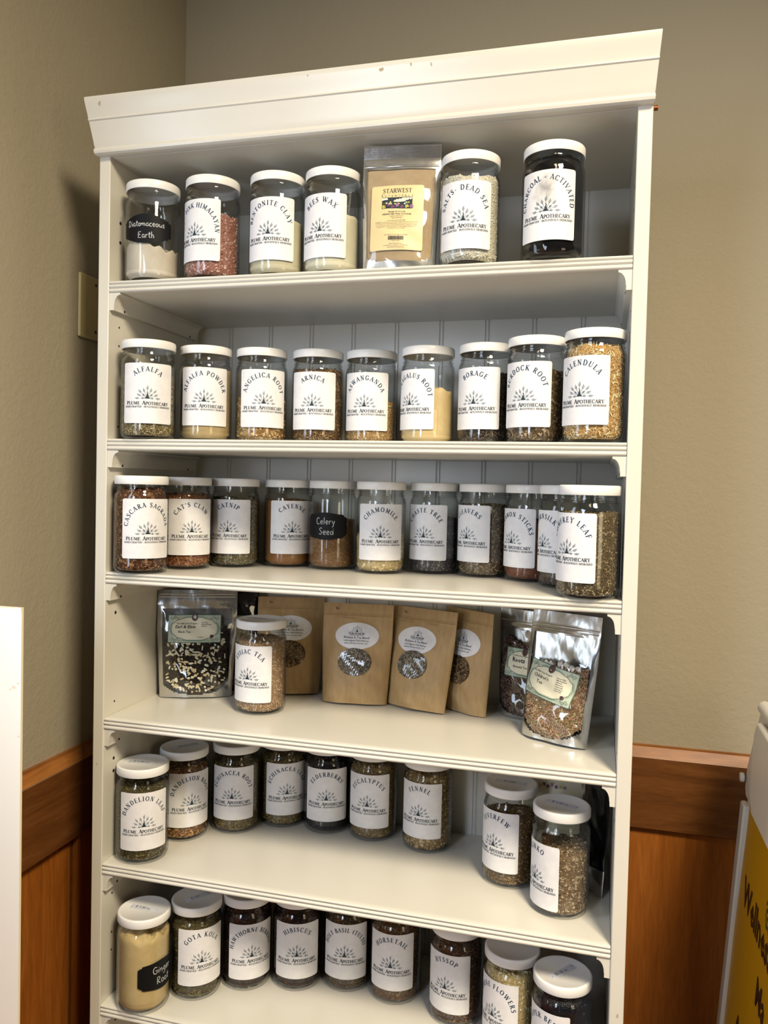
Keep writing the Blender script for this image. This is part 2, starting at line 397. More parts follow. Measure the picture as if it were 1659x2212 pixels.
# serif capitals: (advance, [(points, mode)], [serif feet (x, y)])  mode: a auto contrast, k thick, n thin
G = {
 'A': (.78, [([(.06, 0), (.38, 1)], 'n'), ([(.38, 1), (.70, 0)], 'k'), ([(.16, .32), (.58, .32)], 'n')], [(.06, 0), (.70, 0)]),
 'B': (.66, [([(.16, 0), (.16, 1)], 'k'), ([(.1, 1), (.3, 1)]+arc(.3, .765, .22, .235, 90, -90)+[(.16, .53)], 'a'), ([(.16, .53), (.34, .53)]+arc(.34, .265, .25, .265, 90, -90)+[(.1, 0)], 'a')], []),
 'C': (.74, [(arc(.40, .5, .34, .5, 38, 322, 16), 'a'), ([(.68, .98), (.67, .74)], 'n')], []),
 'D': (.80, [([(.16, 0), (.16, 1)], 'k'), ([(.08, 1), (.34, 1)]+arc(.34, .5, .38, .5, 90, -90, 12)+[(.08, 0)], 'a')], []),
 'E': (.64, [([(.16, 0), (.16, 1)], 'k'), ([(.06, 1), (.56, 1), (.56, .82)], 'n'), ([(.16, .52), (.46, .52)], 'n'), ([(.46, .62), (.46, .42)], 'n'), ([(.06, 0), (.59, 0), (.61, .22)], 'n')], []),
 'F': (.60, [([(.16, 0), (.16, 1)], 'k'), ([(.06, 1), (.56, 1), (.56, .8)], 'n'), ([(.16, .52), (.46, .52)], 'n'), ([(.46, .62), (.46, .42)], 'n')], [(.16, 0)]),
 'G': (.80, [(arc(.40, .5, .34, .5, 40, 300, 16)+[(.66, .12)], 'a'), ([(.64, .42), (.64, .05)], 'k'), ([(.48, .43), (.76, .43)], 'n'), ([(.66, .98), (.66, .76)], 'n')], []),
 'H': (.84, [([(.16, 0), (.16, 1)], 'k'), ([(.68, 0), (.68, 1)], 'k'), ([(.16, .52), (.68, .52)], 'n')], [(.16, 0), (.16, 1), (.68, 0), (.68, 1)]),
 'I': (.36, [([(.18, 0), (.18, 1)], 'k')], [(.18, 0), (.18, 1)]),
 'J': (.42, [([(.24, 1), (.24, .05), (.16, -.12), (.02, -.16)], 'a')], [(.24, 1)]),
 'K': (.76, [([(.16, 0), (.16, 1)], 'k'), ([(.62, 1), (.2, .48)], 'n'), ([(.3, .6), (.68, 0)], 'k')], [(.16, 0), (.16, 1), (.62, 1), (.68, 0)]),
 'L': (.62, [([(.16, 0), (.16, 1)], 'k'), ([(.06, 0), (.57, 0), (.59, .24)], 'n')], [(.16, 1)]),
 'M': (.98, [([(.14, 0), (.16, 1)], 'n'), ([(.16, 1), (.47, .1)], 'k'), ([(.47, .1), (.78, 1)], 'n'), ([(.80, 0), (.80, 1)], 'k')], [(.14, 0), (.12, 1), (.80, 0), (.84, 1)]),
 'N': (.84, [([(.14, 0), (.14, 1)], 'n'), ([(.14, 1), (.68, 0)], 'k'), ([(.68, 0), (.68, 1)], 'n')], [(.14, 0), (.10, 1), (.68, 1)]),
 'O': (.84, [(arc(.42, .5, .34, .5, 0, 360, 20), 'a')], []),
 'P': (.64, [([(.16, 0), (.16, 1)], 'k'), ([(.08, 1), (.32, 1)]+arc(.32, .73, .25, .27, 90, -90)+[(.16, .46)], 'a')], [(.16, 0)]),
 'R': (.74, [([(.16, 0), (.16, 1)], 'k'), ([(.08, 1), (.32, 1)]+arc(.32, .75, .24, .25, 90, -90)+[(.16, .5)], 'a'), ([(.34, .5), (.66, 0)], 'k')], [(.16, 0), (.68, 0)]),
 'S': (.58, [([(.48, .80), (.42, .94), (.29, 1.0), (.15, .95), (.08, .80), (.12, .66), (.28, .54), (.43, .42), (.49, .27), (.45, .1), (.30, 0), (.16, .03), (.07, .18)], 's'), ([(.485, .99), (.485, .76)], 'n'), ([(.07, .24), (.07, .01)], 'n')], []),
 'T': (.72, [([(.36, 0), (.36, 1)], 'k'), ([(.05, .78), (.06, 1), (.66, 1), (.67, .78)], 'n')], [(.36, 0)]),
 'U': (.82, [([(.16, 1), (.16, .34)]+arc(.41, .30, .25, .30, 180, 270, 5), 'a'), (arc(.41, .30, .25, .30, 270, 360, 5)+[(.66, 1)], 'n')], [(.16, 1), (.66, 1)]),
 'V': (.78, [([(.08, 1), (.40, 0)], 'k'), ([(.40, 0), (.70, 1)], 'n')], [(.08, 1), (.70, 1)]),
 'W': (1.10, [([(.08, 1), (.34, 0)], 'k'), ([(.34, 0), (.56, .9)], 'n'), ([(.53, 1), (.80, 0)], 'k'), ([(.80, 0), (1.03, 1)], 'n')], [(.08, 1), (.53, 1), (1.03, 1)]),
 'X': (.74, [([(.08, 1), (.66, 0)], 'k'), ([(.64, 1), (.08, 0)], 'n')], [(.08, 1), (.64, 1), (.08, 0), (.66, 0)]),
 'Y': (.72, [([(.08, 1), (.37, .48)], 'k'), ([(.66, 1), (.37, .48)], 'n'), ([(.37, .48), (.37, 0)], 'k')], [(.08, 1), (.66, 1), (.37, 0)]),
 'Z': (.68, [([(.08, .8), (.08, 1), (.6, 1)], 'n'), ([(.6, 1), (.07, 0)], 'k'), ([(.07, 0), (.6, 0), (.62, .24)], 'n')], []),
 ' ': (.34, [], []), '-': (.42, [([(.06, .38), (.36, .38)], 'n2')], []), "'": (.22, [([(.11, 1), (.11, .74)], 'k')], []),
 '(': (.36, [(arc(.5, .45, .38, .62, 125, 235, 8), 'a')], []), ')': (.36, [(arc(-.14, .45, .38, .62, 55, -55, 8), 'a')], []), '.': (.26, [([(.13, 0), (.13, .12)], 'k')], []),
}
def stroke_quads(pts, mode, bold=1.0):
    """Thick polyline -> list of quads in glyph space."""
    P = [Vector(p) for p in pts]; n = len(P); L = []; R = []
    for i in range(n):
        a = P[max(i-1, 0)]; c = P[min(i+1, n-1)]; d = (c-a)
        if d.length < 1e-6: d = Vector((1, 0))
        d.normalize()
        if mode == 'k': w_ = TK
        elif mode == 'n': w_ = TN
        elif mode == 'n2': w_ = .09
        elif mode == 's': w_ = TN+(TK-TN)*(1 if 3 < i < n-4 else .25)
        else: w_ = TN+(TK-TN)*abs(d.y)**1.5
        w_ *= bold; nn = Vector((-d.y, d.x))*w_*.5
        L.append(P[i]+nn); R.append(P[i]-nn)
    return [(L[i], R[i], R[i+1], L[i+1]) for i in range(n-1)]
_gc = {}
def glyph(ch, bold=1.0):
    key = (ch, bold)
    if key not in _gc:
        adv, st, ser = G.get(ch, G[' ']); q = []
        for pts, mode in st: q += stroke_quads(pts, mode, bold)
        for x, y in ser: q += stroke_quads([(x-.13, y), (x+.13, y)], 'n', bold)
        _gc[key] = (adv, q)
    return _gc[key]
class Flat:
    """Flat print in label coordinates: list of (polygon, ink index)."""
    def __init__(s): s.p = []
    def poly(s, pts, ink=0): s.p.append(([tuple(q) for q in pts], ink))
    def serif(s, text, x, y, h, ink=0, align=.5, sx=1.0, bold=1.0, track=0.0, caps_big=1.0, width=None):
        tot = 0; items = []
        for i, ch in enumerate(text):
            adv, q = glyph(ch, bold); big = caps_big if (i == 0 or text[i-1] == ' ') and ch != ' ' else 1.0
            items.append((tot, big, q)); tot += adv*big+track
        k = h*sx
        if width: k = width/tot
        x0 = x-tot*k*align
        for o, big, q in items:
            for quad in q: s.poly([(x0+(o+p.x*big)*k, y+p.y*big*h) for p in quad], ink)
        return tot*k
    def arc_text(s, text, cx, cy, R, h, ink=0, track=.05):
        adv = [glyph(c)[0]+track for c in text]; tot = sum(adv)*h; a = -tot/R/2; acc = 0
        for ch, ad in zip(text, adv):
            c = a+(acc+ad/2)*h/R; acc += ad
            ca, sa = math.cos(c), math.sin(c)
            for quad in glyph(ch, 1.22)[1]:
                pp = []
                for p in quad:
                    lx = (p.x-(ad-track)/2)*h; ly = R+p.y*h
                    pp.append((cx+lx*ca+ly*sa, cy-lx*sa+ly*ca))
                s.poly(pp, ink)
    def line(s, pts, w_, ink=0):
        P = [Vector(p) for p in pts]; n = len(P); L = []; R = []
        for i in range(n):
            d = P[min(i+1, n-1)]-P[max(i-1, 0)]; d.normalize(); nn = Vector((-d.y, d.x))*w_*.5
            L.append(P[i]+nn); R.append(P[i]-nn)
        for i in range(n-1): s.poly((L[i], R[i], R[i+1], L[i+1]), ink)
    def sans(s, text, x, y, h, ink=0, align=.5, sx=1.0, shear=0, bold=0):
        V, F = text2d(text, bold); 
        if not V: return
        xs = [v[0] for v in V]; wd = max(xs); k = h/.70
        x0 = x-wd*k*sx*align
        for f in F: s.poly([(x0+(V[i][0]+shear*V[i][1])*k*sx, y+V[i][1]*k) for i in f], ink)
    def hand(s, text, x, y, h, ink=0, w_=.0006, ang=0, align=.5):
        tot = sum(HAND.get(c, (.5, []))[0] for c in text); x0 = -tot*h*align; ca, sa = math.cos(ang), math.sin(ang)
        for c in text:
            ad, st = HAND.get(c, (.5, []))
            for pts in st:
                s.line([(x+(x0+px*h)*ca-py*h*sa, y+(x0+px*h)*sa+py*h*ca) for px, py in pts], w_, ink)
            x0 += ad*h
_tc = {}
def text2d(text, bold=0):
    key = (text, bold)
    if key not in _tc:
        cu = bpy.data.curves.new('lettering', 'FONT'); cu.body = text; cu.resolution_u = 1; cu.offset = bold
        o = bpy.data.objects.new('lettering', cu); COL.objects.link(o)
        dg = bpy.context.evaluated_depsgraph_get(); me = bpy.data.meshes.new_from_object(o.evaluated_get(dg))
        V = [(v.co.x, v.co.y) for v in me.vertices]; F = [tuple(p.vertices) for p in me.polygons]
        bpy.data.objects.remove(o); bpy.data.curves.remove(cu); bpy.data.meshes.remove(me)
        _tc[key] = (V, F)
    return _tc[key]
HAND = {
 ' ': (.45, []), '.': (.3, [[(.1, 0), (.16, .05)]]), '$': (.62, [[(.5, .8), (.3, .9), (.12, .75), (.3, .5), (.48, .3), (.3, .08), (.06, .18)], [(.34, 1.05), (.26, -.08)]]),
 '0': (.6, [arc(.28, .45, .2, .42, 90, 450, 12)]), '1': (.35, [[(.1, .75), (.22, .9), (.2, 0)]]), '2': (.6, [[(.08, .7), (.2, .88), (.4, .8), (.38, .55), (.1, .02), (.5, .05)]]),
 '3': (.55, [[(.1, .82), (.3, .9), (.4, .7), (.2, .5), (.42, .3), (.3, .03), (.06, .1)]]), '4': (.6, [[(.15, .9), (.1, .42), (.5, .42)], [(.4, .9), (.38, 0)]]),
 '5': (.58, [[(.48, .88), (.15, .88), (.12, .52), (.35, .55), (.45, .3), (.3, .03), (.06, .08)]]), '9': (.55, [arc(.26, .65, .17, .2, 0, 360, 10)+[(.4, .05)]]), '6': (.55, [[(.4, .9), (.14, .5), (.1, .2), (.28, .02), (.44, .2), (.3, .42), (.12, .25)]]),
 'o': (.5, [arc(.24, .25, .17, .24, 90, 450, 10)]), 'z': (.48, [[(.08, .45), (.38, .45), (.08, .02), (.42, .02)]]),
 'D': (.75, [[(.15, .9), (.12, 0)], [(.02, .88), (.4, .9), (.62, .6), (.5, .15), (.05, 0)]]), 'i': (.28, [[(.14, .5), (.12, 0)], [(.15, .7), (.16, .76)]]),
 'a': (.55, [[(.42, .45), (.2, .5), (.06, .25), (.18, .0), (.38, .15), (.42, .45), (.44, .08), (.52, .02)]]), 't': (.42, [[(.2, .85), (.18, .1), (.34, .02)], [(.02, .58), (.38, .62)]]),
 'm': (.75, [[(.06, .5), (.08, 0), (.1, .35), (.26, .5), (.34, .3), (.33, 0), (.36, .35), (.52, .5), (.62, .3), (.62, .02)]]), 'c': (.46, [arc(.26, .25, .2, .25, 50, 310, 9)]),
 'e': (.5, [[(.08, .26), (.4, .3), (.36, .5), (.16, .5), (.06, .25), (.18, .01), (.42, .08)]]), 'u': (.55, [[(.08, .5), (.1, .1), (.28, .02), (.42, .2), (.44, .5), (.46, .02)]]),
 's': (.42, [[(.34, .46), (.16, .5), (.1, .36), (.3, .2), (.28, .02), (.06, .04)]]), 'E': (.62, [[(.5, .9), (.12, .86), (.1, .02), (.52, .04)], [(.1, .46), (.42, .48)]]),
 'r': (.42, [[(.08, .5), (.1, 0), (.1, .32), (.22, .48), (.36, .46)]]), 'h': (.55, [[(.1, .95), (.1, 0), (.12, .35), (.3, .5), (.4, .3), (.42, .0)]]),
 'C': (.66, [arc(.36, .45, .28, .45, 50, 310, 10)]), 'l': (.3, [[(.14, .95), (.12, .02)]]), 'y': (.5, [[(.06, .5), (.22, .1)], [(.42, .5), (.2, -.3), (.06, -.35)]]),
 'S': (.6, [[(.5, .82), (.3, .94), (.1, .74), (.26, .5), (.48, .3), (.3, .02), (.04, .12)]]), 'd': (.55, [[(.42, .32), (.2, .5), (.06, .25), (.18, 0), (.38, .12), (.44, .95), (.44, .02)]]),
 'G': (.72, [arc(.36, .45, .3, .45, 50, 330, 10)+[(.62, .42), (.38, .42)]]), 'n': (.52, [[(.08, .5), (.1, 0), (.12, .35), (.28, .5), (.38, .3), (.4, .0)]]),
 'g': (.52, [[(.4, .45), (.2, .5), (.06, .27), (.2, .05), (.38, .2), (.42, .45), (.4, -.25), (.2, -.38), (.06, -.28)]]), 'R': (.66, [[(.12, 0), (.12, .9), (.4, .88), (.48, .68), (.34, .5), (.12, .46), (.54, .02)]]),
}
def peacock(F, cx, cy, s, ink=1, ink2=2, detail=True):
    """Peacock emblem: body with a fan of feather loops. s = half width."""
    def leaf(a, r0, size, tip=True, stem=0.12):
        d = Vector((math.cos(a), math.sin(a))); nn = Vector((-d.y, d.x)); c = Vector((cx, cy))
        F.line([c+d*s*stem, c+d*(r0-size)*s], .022*s, ink2)
        pts = []
        for i in range(13):
            t = 2*PI*i/12; rad = size*(1.0+.25*max(0, math.cos(t)))
            pts.append(c+d*(r0+rad*math.cos(t)*1.05)*s+nn*size*.62*math.sin(t)*s)
        F.line(pts, .030*s, ink2)
        pts = [c+d*(r0+size*.35*math.cos(2*PI*i/6))*s+nn*size*.28*math.sin(2*PI*i/6)*s for i in range(6)]
        F.poly(pts, ink2)
        if tip:
            sg = 1 if a < PI/2 else -1
            F.line([c+d*(r0+size*1.2)*s, c+d*(r0+size*1.7)*s+nn*sg*.03*s, c+d*(r0+size*2.3)*s+nn*sg*.0*s+nn*sg*.06*s], .022*s, ink2)
    for a, r in ((90, .80), (66, .66), (114, .66), (42, .78), (138, .78), (20, .70), (160, .70), (-1, .80), (181, .80)):
        leaf(math.radians(a), r, .095)
    if detail:
        for a, r in ((40, .40), (140, .40), (-1, .37), (181, .37)): leaf(math.radians(a), r, .075, False)
    F.poly([(cx-.22*s, cy-.03*s), (cx+.22*s, cy-.03*s), (cx+.10*s, cy+.12*s), (cx+.05*s, cy+.34*s), (cx-.04*s, cy+.36*s), (cx-.09*s, cy+.14*s)], ink)
    F.line([(cx, cy+.30*s), (cx+.04*s, cy+.40*s), (cx-.01*s, cy+.50*s), (cx-.05*s, cy+.47*s)], .055*s, ink)
RBODY = .0452
def wrap(F, mb, R, mi0=1, z_off=0):
    """Map flat print onto the outside of a cylinder; u=0 faces -y."""
    for pts, ink in F.p:
        n = len(mb.v)
        for (u, v) in pts:
            a = u/R; mb.v.append((R*math.sin(a), -R*math.cos(a), v+z_off))
        mb.face(range(n, n+len(pts)), mi0+ink)
def paper_patch(mb, w_, h, R, fn=None, nx=26, nz=4, corner=.003, mi=0):
    """Curved paper patch with rounded corners, base at v=0."""
    xs = sorted(set([-w_/2, w_/2, -w_/2+corner*.3, w_/2-corner*.3, -w_/2+corner, w_/2-corner]+[-w_/2+w_*i/nx for i in range(1, nx)]))
    cols = []
    for u in xs:
        if fn: lo, hi = fn(u/(w_/2), h)
        else:
            e = w_/2-abs(u); c = 0
            if e < corner: c = corner-math.sqrt(max(0, corner**2-(corner-e)**2))
            lo, hi = c, h-c
        col = []
        for k in range(nz+1):
            a = u/R; v = lo+(hi-lo)*k/nz; col.append(mb.vert((R*math.sin(a), -R*math.cos(a), v)))
        cols.append(col)
    for A, B in zip(cols, cols[1:]):
        for k in range(nz): mb.face((A[k], B[k], B[k+1], A[k+1]), mi)

# ------------------------------------------------------------------ jars
LW, LH = .0868, .0992
def jar_label(text):
    F = Flat(); n = len(text)
    h, R, tr = (.0076, .0315, .22) if n <= 13 else ((.0074, .0332, .22) if n <= 16 else (.0072, .0348, .16))
    F.arc_text(text, 0, .0858-R, R, h, 0, tr)
    peacock(F, 0, .0412, .0206)
    F.serif('PLUME', -.0362, .0305, .0050, 1, 0, 1, 1.3, .06, 1.12, width=.0245)
    F.serif('APOTHECARY', .0362, .0305, .0050, 1, 1, 1, 1.3, .05, 1.25, width=.0445)
    F.serif('HAND CRAFTED - INTUITIVELY DESIGNED', 0, .0258, .0027, 1, .5, 1, 1.3, .03, width=.0785)
    return F
GLASS_PROF = [(.030, .0022), (.034, .0006), (.0385, .0002), (.0425, .0030), (.0446, .0075), (RBODY, .013), (RBODY, .124), (.0448, .1295), (.0434, .1340), (.0412, .1368), (.0408, .1380), (.0424, .1392), (.0424, .1404), (.0402, .1418),
              (.0402, .1440), (.0418, .1452), (.0418, .1464), (.0400, .1476), (.0400, .158)]
def glass_mesh():
    b = MB(); b.lathe(GLASS_PROF, 48, cap=False)
    n = 0; b.face([i for i in range(48)][::-1])
    b.lathe([(.0430, .016), (.0430, .1245), (.0424, .130), (.0408, .1350), (.0388, .1385), (.0384, .148)], 48, cap=False)
    # heavy inner floor of the jar
    b.lathe([(.0001, .0040), (.033, .0042), (.0398, .0070), (.0415, .0110)], 48, cap=False)
    return b.mesh('glass_body', [MAT['glass']], True, .9)
def lid_mesh():
    b = MB(); zb, zt, r = .1495, .1638, .0445
    pr = [(.0425, zb+.001), (.0440, zb), (r, zb+.0008), (r, zt-.0022), (r-.0007, zt-.0007), (r-.0022, zt), (r-.0040, zt), (r-.0048, zt-.0006), (.0001, zt-.0006)]
    b.lathe(pr, 64, cap=False)
    return b.mesh('lid', [MAT['lid']], True, .7)
GM, LM = glass_mesh(), lid_mesh()
RIN = .0428
def rin(z):
    return np.interp(z, [.004, .006, .010, .015, .126, .132, .137, .150], [.034, .038, .0412, RIN, RIN, .0412, .0385, .0385])
def flakes(rng, n, sampler, L, Wd, kind, clampf=None):
    """Numpy builder of many small pieces. sampler(n)->(pos, normal). Returns verts, quads, tint per vert."""
    P, N = sampler(n)
    rnd = rng.normal(size=(n, 3)); T = rnd-(rnd*N).sum(1, keepdims=True)*N; T /= np.linalg.norm(T, axis=1, keepdims=True)
    N2 = N+rng.normal(size=(n, 3))*.28; N2 /= np.linalg.norm(N2, axis=1, keepdims=True)
    T = T-(T*N2).sum(1, keepdims=True)*N2; T /= np.linalg.norm(T, axis=1, keepdims=True); B = np.cross(N2, T)
    l = (L*rng.uniform(.45, 1.25, n))[:, None]; w_ = (Wd*rng.uniform(.6, 1.4, n))[:, None]
    tint = rng.uniform(0, 1, n)
    if kind in ('shred', 'chip', 'petal'):
        bend = (rng.uniform(-.25, .35, n) if kind != 'petal' else rng.uniform(-.5, .7, n))[:, None]*l
        k = 3; V = []
        jit = rng.uniform(-.3, .3, (n, k, 2)) if kind == 'chip' else np.zeros((n, k, 2))
        for i, t in enumerate((-.5, 0, .5)):
            ww = w_*(1 if kind == 'chip' else (1.0 if i == 1 else .55))
            c = P+T*l*t+N2*bend*(1-4*t*t)*.5
            if kind == 'petal': c = c+B*l*.25*(t*t*4)
            V.append(c-B*ww*(.5+jit[:, i:i+1, 0])); V.append(c+B*ww*(.5+jit[:, i:i+1, 1]))
        V = np.stack(V, 1)                                   # n,6,3
        q = np.array([[0, 2, 3, 1], [2, 4, 5, 3]]); nv = 6
    else:                                                    # bead / crystal: octahedral or boxy lump
        s = l*.5; w2 = w_*.5
        if kind == 'crystal':
            V = np.stack([P+a*T*s*rng.uniform(.6, 1, (n, 1))+b_*B*w2*rng.uniform(.6, 1, (n, 1))+c*N2*w2*rng.uniform(.5, 1, (n, 1)) for c in (-1, 1) for a, b_ in ((-1, -1), (1, -1), (1, 1), (-1, 1))], 1)
            q = np.array([[0, 3, 2, 1], [4, 5, 6, 7], [0, 1, 5, 4], [1, 2, 6, 5], [2, 3, 7, 6], [3, 0, 4, 7]]); nv = 8
        else:
            ring_ = [(math.cos(t), math.sin(t)) for t in (0, PI/3, 2*PI/3, PI, 4*PI/3, 5*PI/3)]
            V = [P-N2*w2*.8]+[P+T*s*c+B*w2*s_ for c, s_ in ring_]+[P+T*s*c*.55+B*w2*s_*.55+N2*w2*.75 for c, s_ in ring_]+[P+N2*w2]
            V = np.stack(V, 1); q = []
            for i in range(6):
                j = (i+1) % 6; q += [[1+i, 1+j, 7+j, 7+i], [7+i, 7+j, 13, 13]]
            q = np.array(q); nv = 14
    V = V.reshape(-1, 3)
    if clampf is not None: V = clampf(V)
    Q = (q[None]+np.arange(n)[:, None, None]*nv).reshape(-1, 4)
    return V, Q, np.repeat(tint, nv)
def np_mesh(name, parts, mats, smooth=False):
    """parts: list of (V, quads(with repeats for tris), tint, material index)."""
    VV = []; loops = []; starts = []; tints = []; mi = []; off = 0; cnt = 0
    for V, Q, T, m in parts:
        VV.append(V); tints.append(T)
        Q = np.asarray(Q)+off; off += len(V)
        tri = Q[:, 2] == Q[:, 3]
        for rows, k in ((Q[~tri], 4), (Q[tri][:, :3], 3)):
            if len(rows) == 0: continue
            loops.append(rows.ravel()); starts.append(cnt+np.arange(len(rows))*k); cnt += rows.size; mi.append(np.full(len(rows), m))
    V = np.concatenate(VV); lo = np.concatenate(loops); st = np.concatenate(starts); mi = np.concatenate(mi)
    me = bpy.data.meshes.new(name); me.vertices.add(len(V)); me.vertices.foreach_set('co', V.astype('f4').ravel())
    me.loops.add(len(lo)); me.loops.foreach_set('vertex_index', lo.astype('i4'))
    me.polygons.add(len(st)); me.polygons.foreach_set('loop_start', st.astype('i4'))
    me.polygons.foreach_set('material_index', mi.astype('i4'))
    if smooth: me.polygons.foreach_set('use_smooth', np.ones(len(st), bool))
    a = me.attributes.new('tint', 'FLOAT', 'POINT'); a.data.foreach_set('value', np.concatenate(tints).astype('f4'))
    for m in mats: me.materials.append(m)
    me.update(calc_edges=True); me.validate(); return me
FL = {  # kind: (flake type, length, width, count, material bump)
 'fine': ('chip', .0036, .0017, 3800), 'shred': ('shred', .0068, .0015, 3300), 'chip': ('chip', .0048, .0028, 2600), 'petal': ('petal', .0088, .0018, 2600),
 'curl': ('petal', .0080, .0030, 2200), 'seed': ('bead', .0024, .0014, 3600), 'bead': ('bead', .0040, .0038, 1500), 'berry': ('bead', .0066, .0064, 560),
 'bud': ('bead', .0090, .0042, 800), 'crystal': ('crystal', .0036, .0028, 3000), 'salt': ('crystal', .0028, .0022, 3600), 'chunk': ('crystal', .020, .0045, 170), 'pellet': ('bead', .0030, .0028, 2400),
}
def contents_mesh(kind, mat, level, seed, slope=0.0, sdir=0.0, rough=.002):
    rng = np.random.default_rng(seed); ph = rng.uniform(0, 6.28, 6)
    def top(x, y):
        return level+slope*(x*math.cos(sdir)+y*math.sin(sdir))/RIN+rough*(np.sin(x*95+ph[0])+np.sin(y*110+ph[1])+.8*np.sin((x+y)*210+ph[2])+.5*np.sin((x-y)*390+ph[3]))*.5
    NS, NZ, NR = 72, 14, 9; V = []; 
    th = np.linspace(0, 2*PI, NS, endpoint=False)
    inset = .0012 if kind != 'powder' else .0
    for k in range(NZ+1):
        t = k/NZ
        zt = top(RIN*np.cos(th), RIN*np.sin(th)); zz = .0046+(zt-.0046)*t
        r = rin(zz)-inset; V.append(np.stack([r*np.cos(th), r*np.sin(th), zz], 1))
    for k in range(1, NR+1):
        r = (rin(level)-inset)*(1-k/NR)+1e-4; x = r*np.cos(th); y = r*np.sin(th); V.append(np.stack([x, y, top(x, y)], 1))
    V = np.concatenate(V); Q = []
    for k in range(NZ+NR):
        i = np.arange(NS); j = (i+1) % NS; Q.append(np.stack([k*NS+i, k*NS+j, (k+1)*NS+j, (k+1)*NS+i], 1))
    Q = np.concatenate(Q); base = (V, Q, np.full(len(V), .12) if kind != 'powder' else np.full(len(V), .5), 0)
    if kind == 'powder':
        return np_mesh('powder', [base], [mat], True)
    ft, L, Wd, n = FL[kind]; n = int(n*(.35+.65*level/.13))
    def side_s(m):
        a = rng.uniform(0, 2*PI, m); z = .0055+(top(RIN*np.cos(a), RIN*np.sin(a))-.0055)*rng.uniform(0, 1, m)
        r = rin(z)-.0006-rng.uniform(0, .0012, m)-(Wd*.4 if ft in ('bead', 'crystal') else 0)
        P = np.stack([r*np.cos(a), r*np.sin(a), z], 1); N = np.stack([np.cos(a), np.sin(a), np.zeros(m)], 1); return P, N
    def top_s(m):
        a = rng.uniform(0, 2*PI, m); r = (rin(level)-.002)*np.sqrt(rng.uniform(0, 1, m)); x = r*np.cos(a); y = r*np.sin(a)
        return np.stack([x, y, top(x, y)+rng.uniform(0, L*.2, m)], 1), np.tile(np.array([[0, 0, 1.]]), (m, 1))
    def cl(V):
        V[:, 2] = np.clip(V[:, 2], .0048, .1475); r = np.hypot(V[:, 0], V[:, 1]); m = np.minimum(1, (rin(V[:, 2])+.0004)/np.maximum(r, 1e-6)); V[:, 0] *= m; V[:, 1] *= m; return V
    A = flakes(rng, n, side_s, L, Wd, ft, cl); B = flakes(rng, max(60, n//6), top_s, L, Wd, ft, cl)
    return np_mesh('contents', [base, A+(0,), B+(0,)], [mat], ft in ('bead',))
_cm = {}
def cmat(pal, kind):
    key = (tuple(pal), kind)
    if key not in _cm:
        nm = 'contents_%s' % '_'.join(p.strip('#') for p in pal[:2])
        _cm[key] = m_powder(nm, pal) if kind == 'powder' else m_content(nm, pal, .5 if kind in ('bead', 'berry', 'pellet', 'crystal', 'salt') else .8, 300 if kind in ('bud', 'petal') else 520, .35 if kind in ('crystal', 'berry') else .75)
    return _cm[key]
def plaque(kind):
    def fn(s, h):
        a = abs(s)
        if kind == 'oval':
            e = .5*h*(.66+.34*math.cos(a*1.95)) if a < .74 else .5*h*.66
            if a > .90: e = .5*h*.52
            if a < .12: e += .0
        else:
            e = .5*h*(.93+.07*math.cos(a*PI/.8)) if a < .76 else .5*h*(.84 if a < .86 else .70)
            if a > .95: e = .5*h*.62
        return h/2-e, h/2+e
    return fn
PNAME = {'powder': 'powder', 'crystal': 'salt_crystals', 'salt': 'salt_crystals', 'pellet': 'wax_pellets', 'bead': 'dried_berries', 'berry': 'dried_berries', 'seed': 'dried_seeds', 'petal': 'dried_petals', 'bud': 'dried_flowers', 'chunk': 'cinnamon_sticks', 'chip': 'dried_root', 'curl': 'dried_bark'}
GRP = {1: 'glass jars on the top shelf', 2: 'glass jars on the second shelf', 3: 'glass jars on the third shelf', 4: 'glass jars on the fourth shelf', 5: 'glass jars on the fifth shelf', 6: 'glass jars on the lowest shelf in view'}
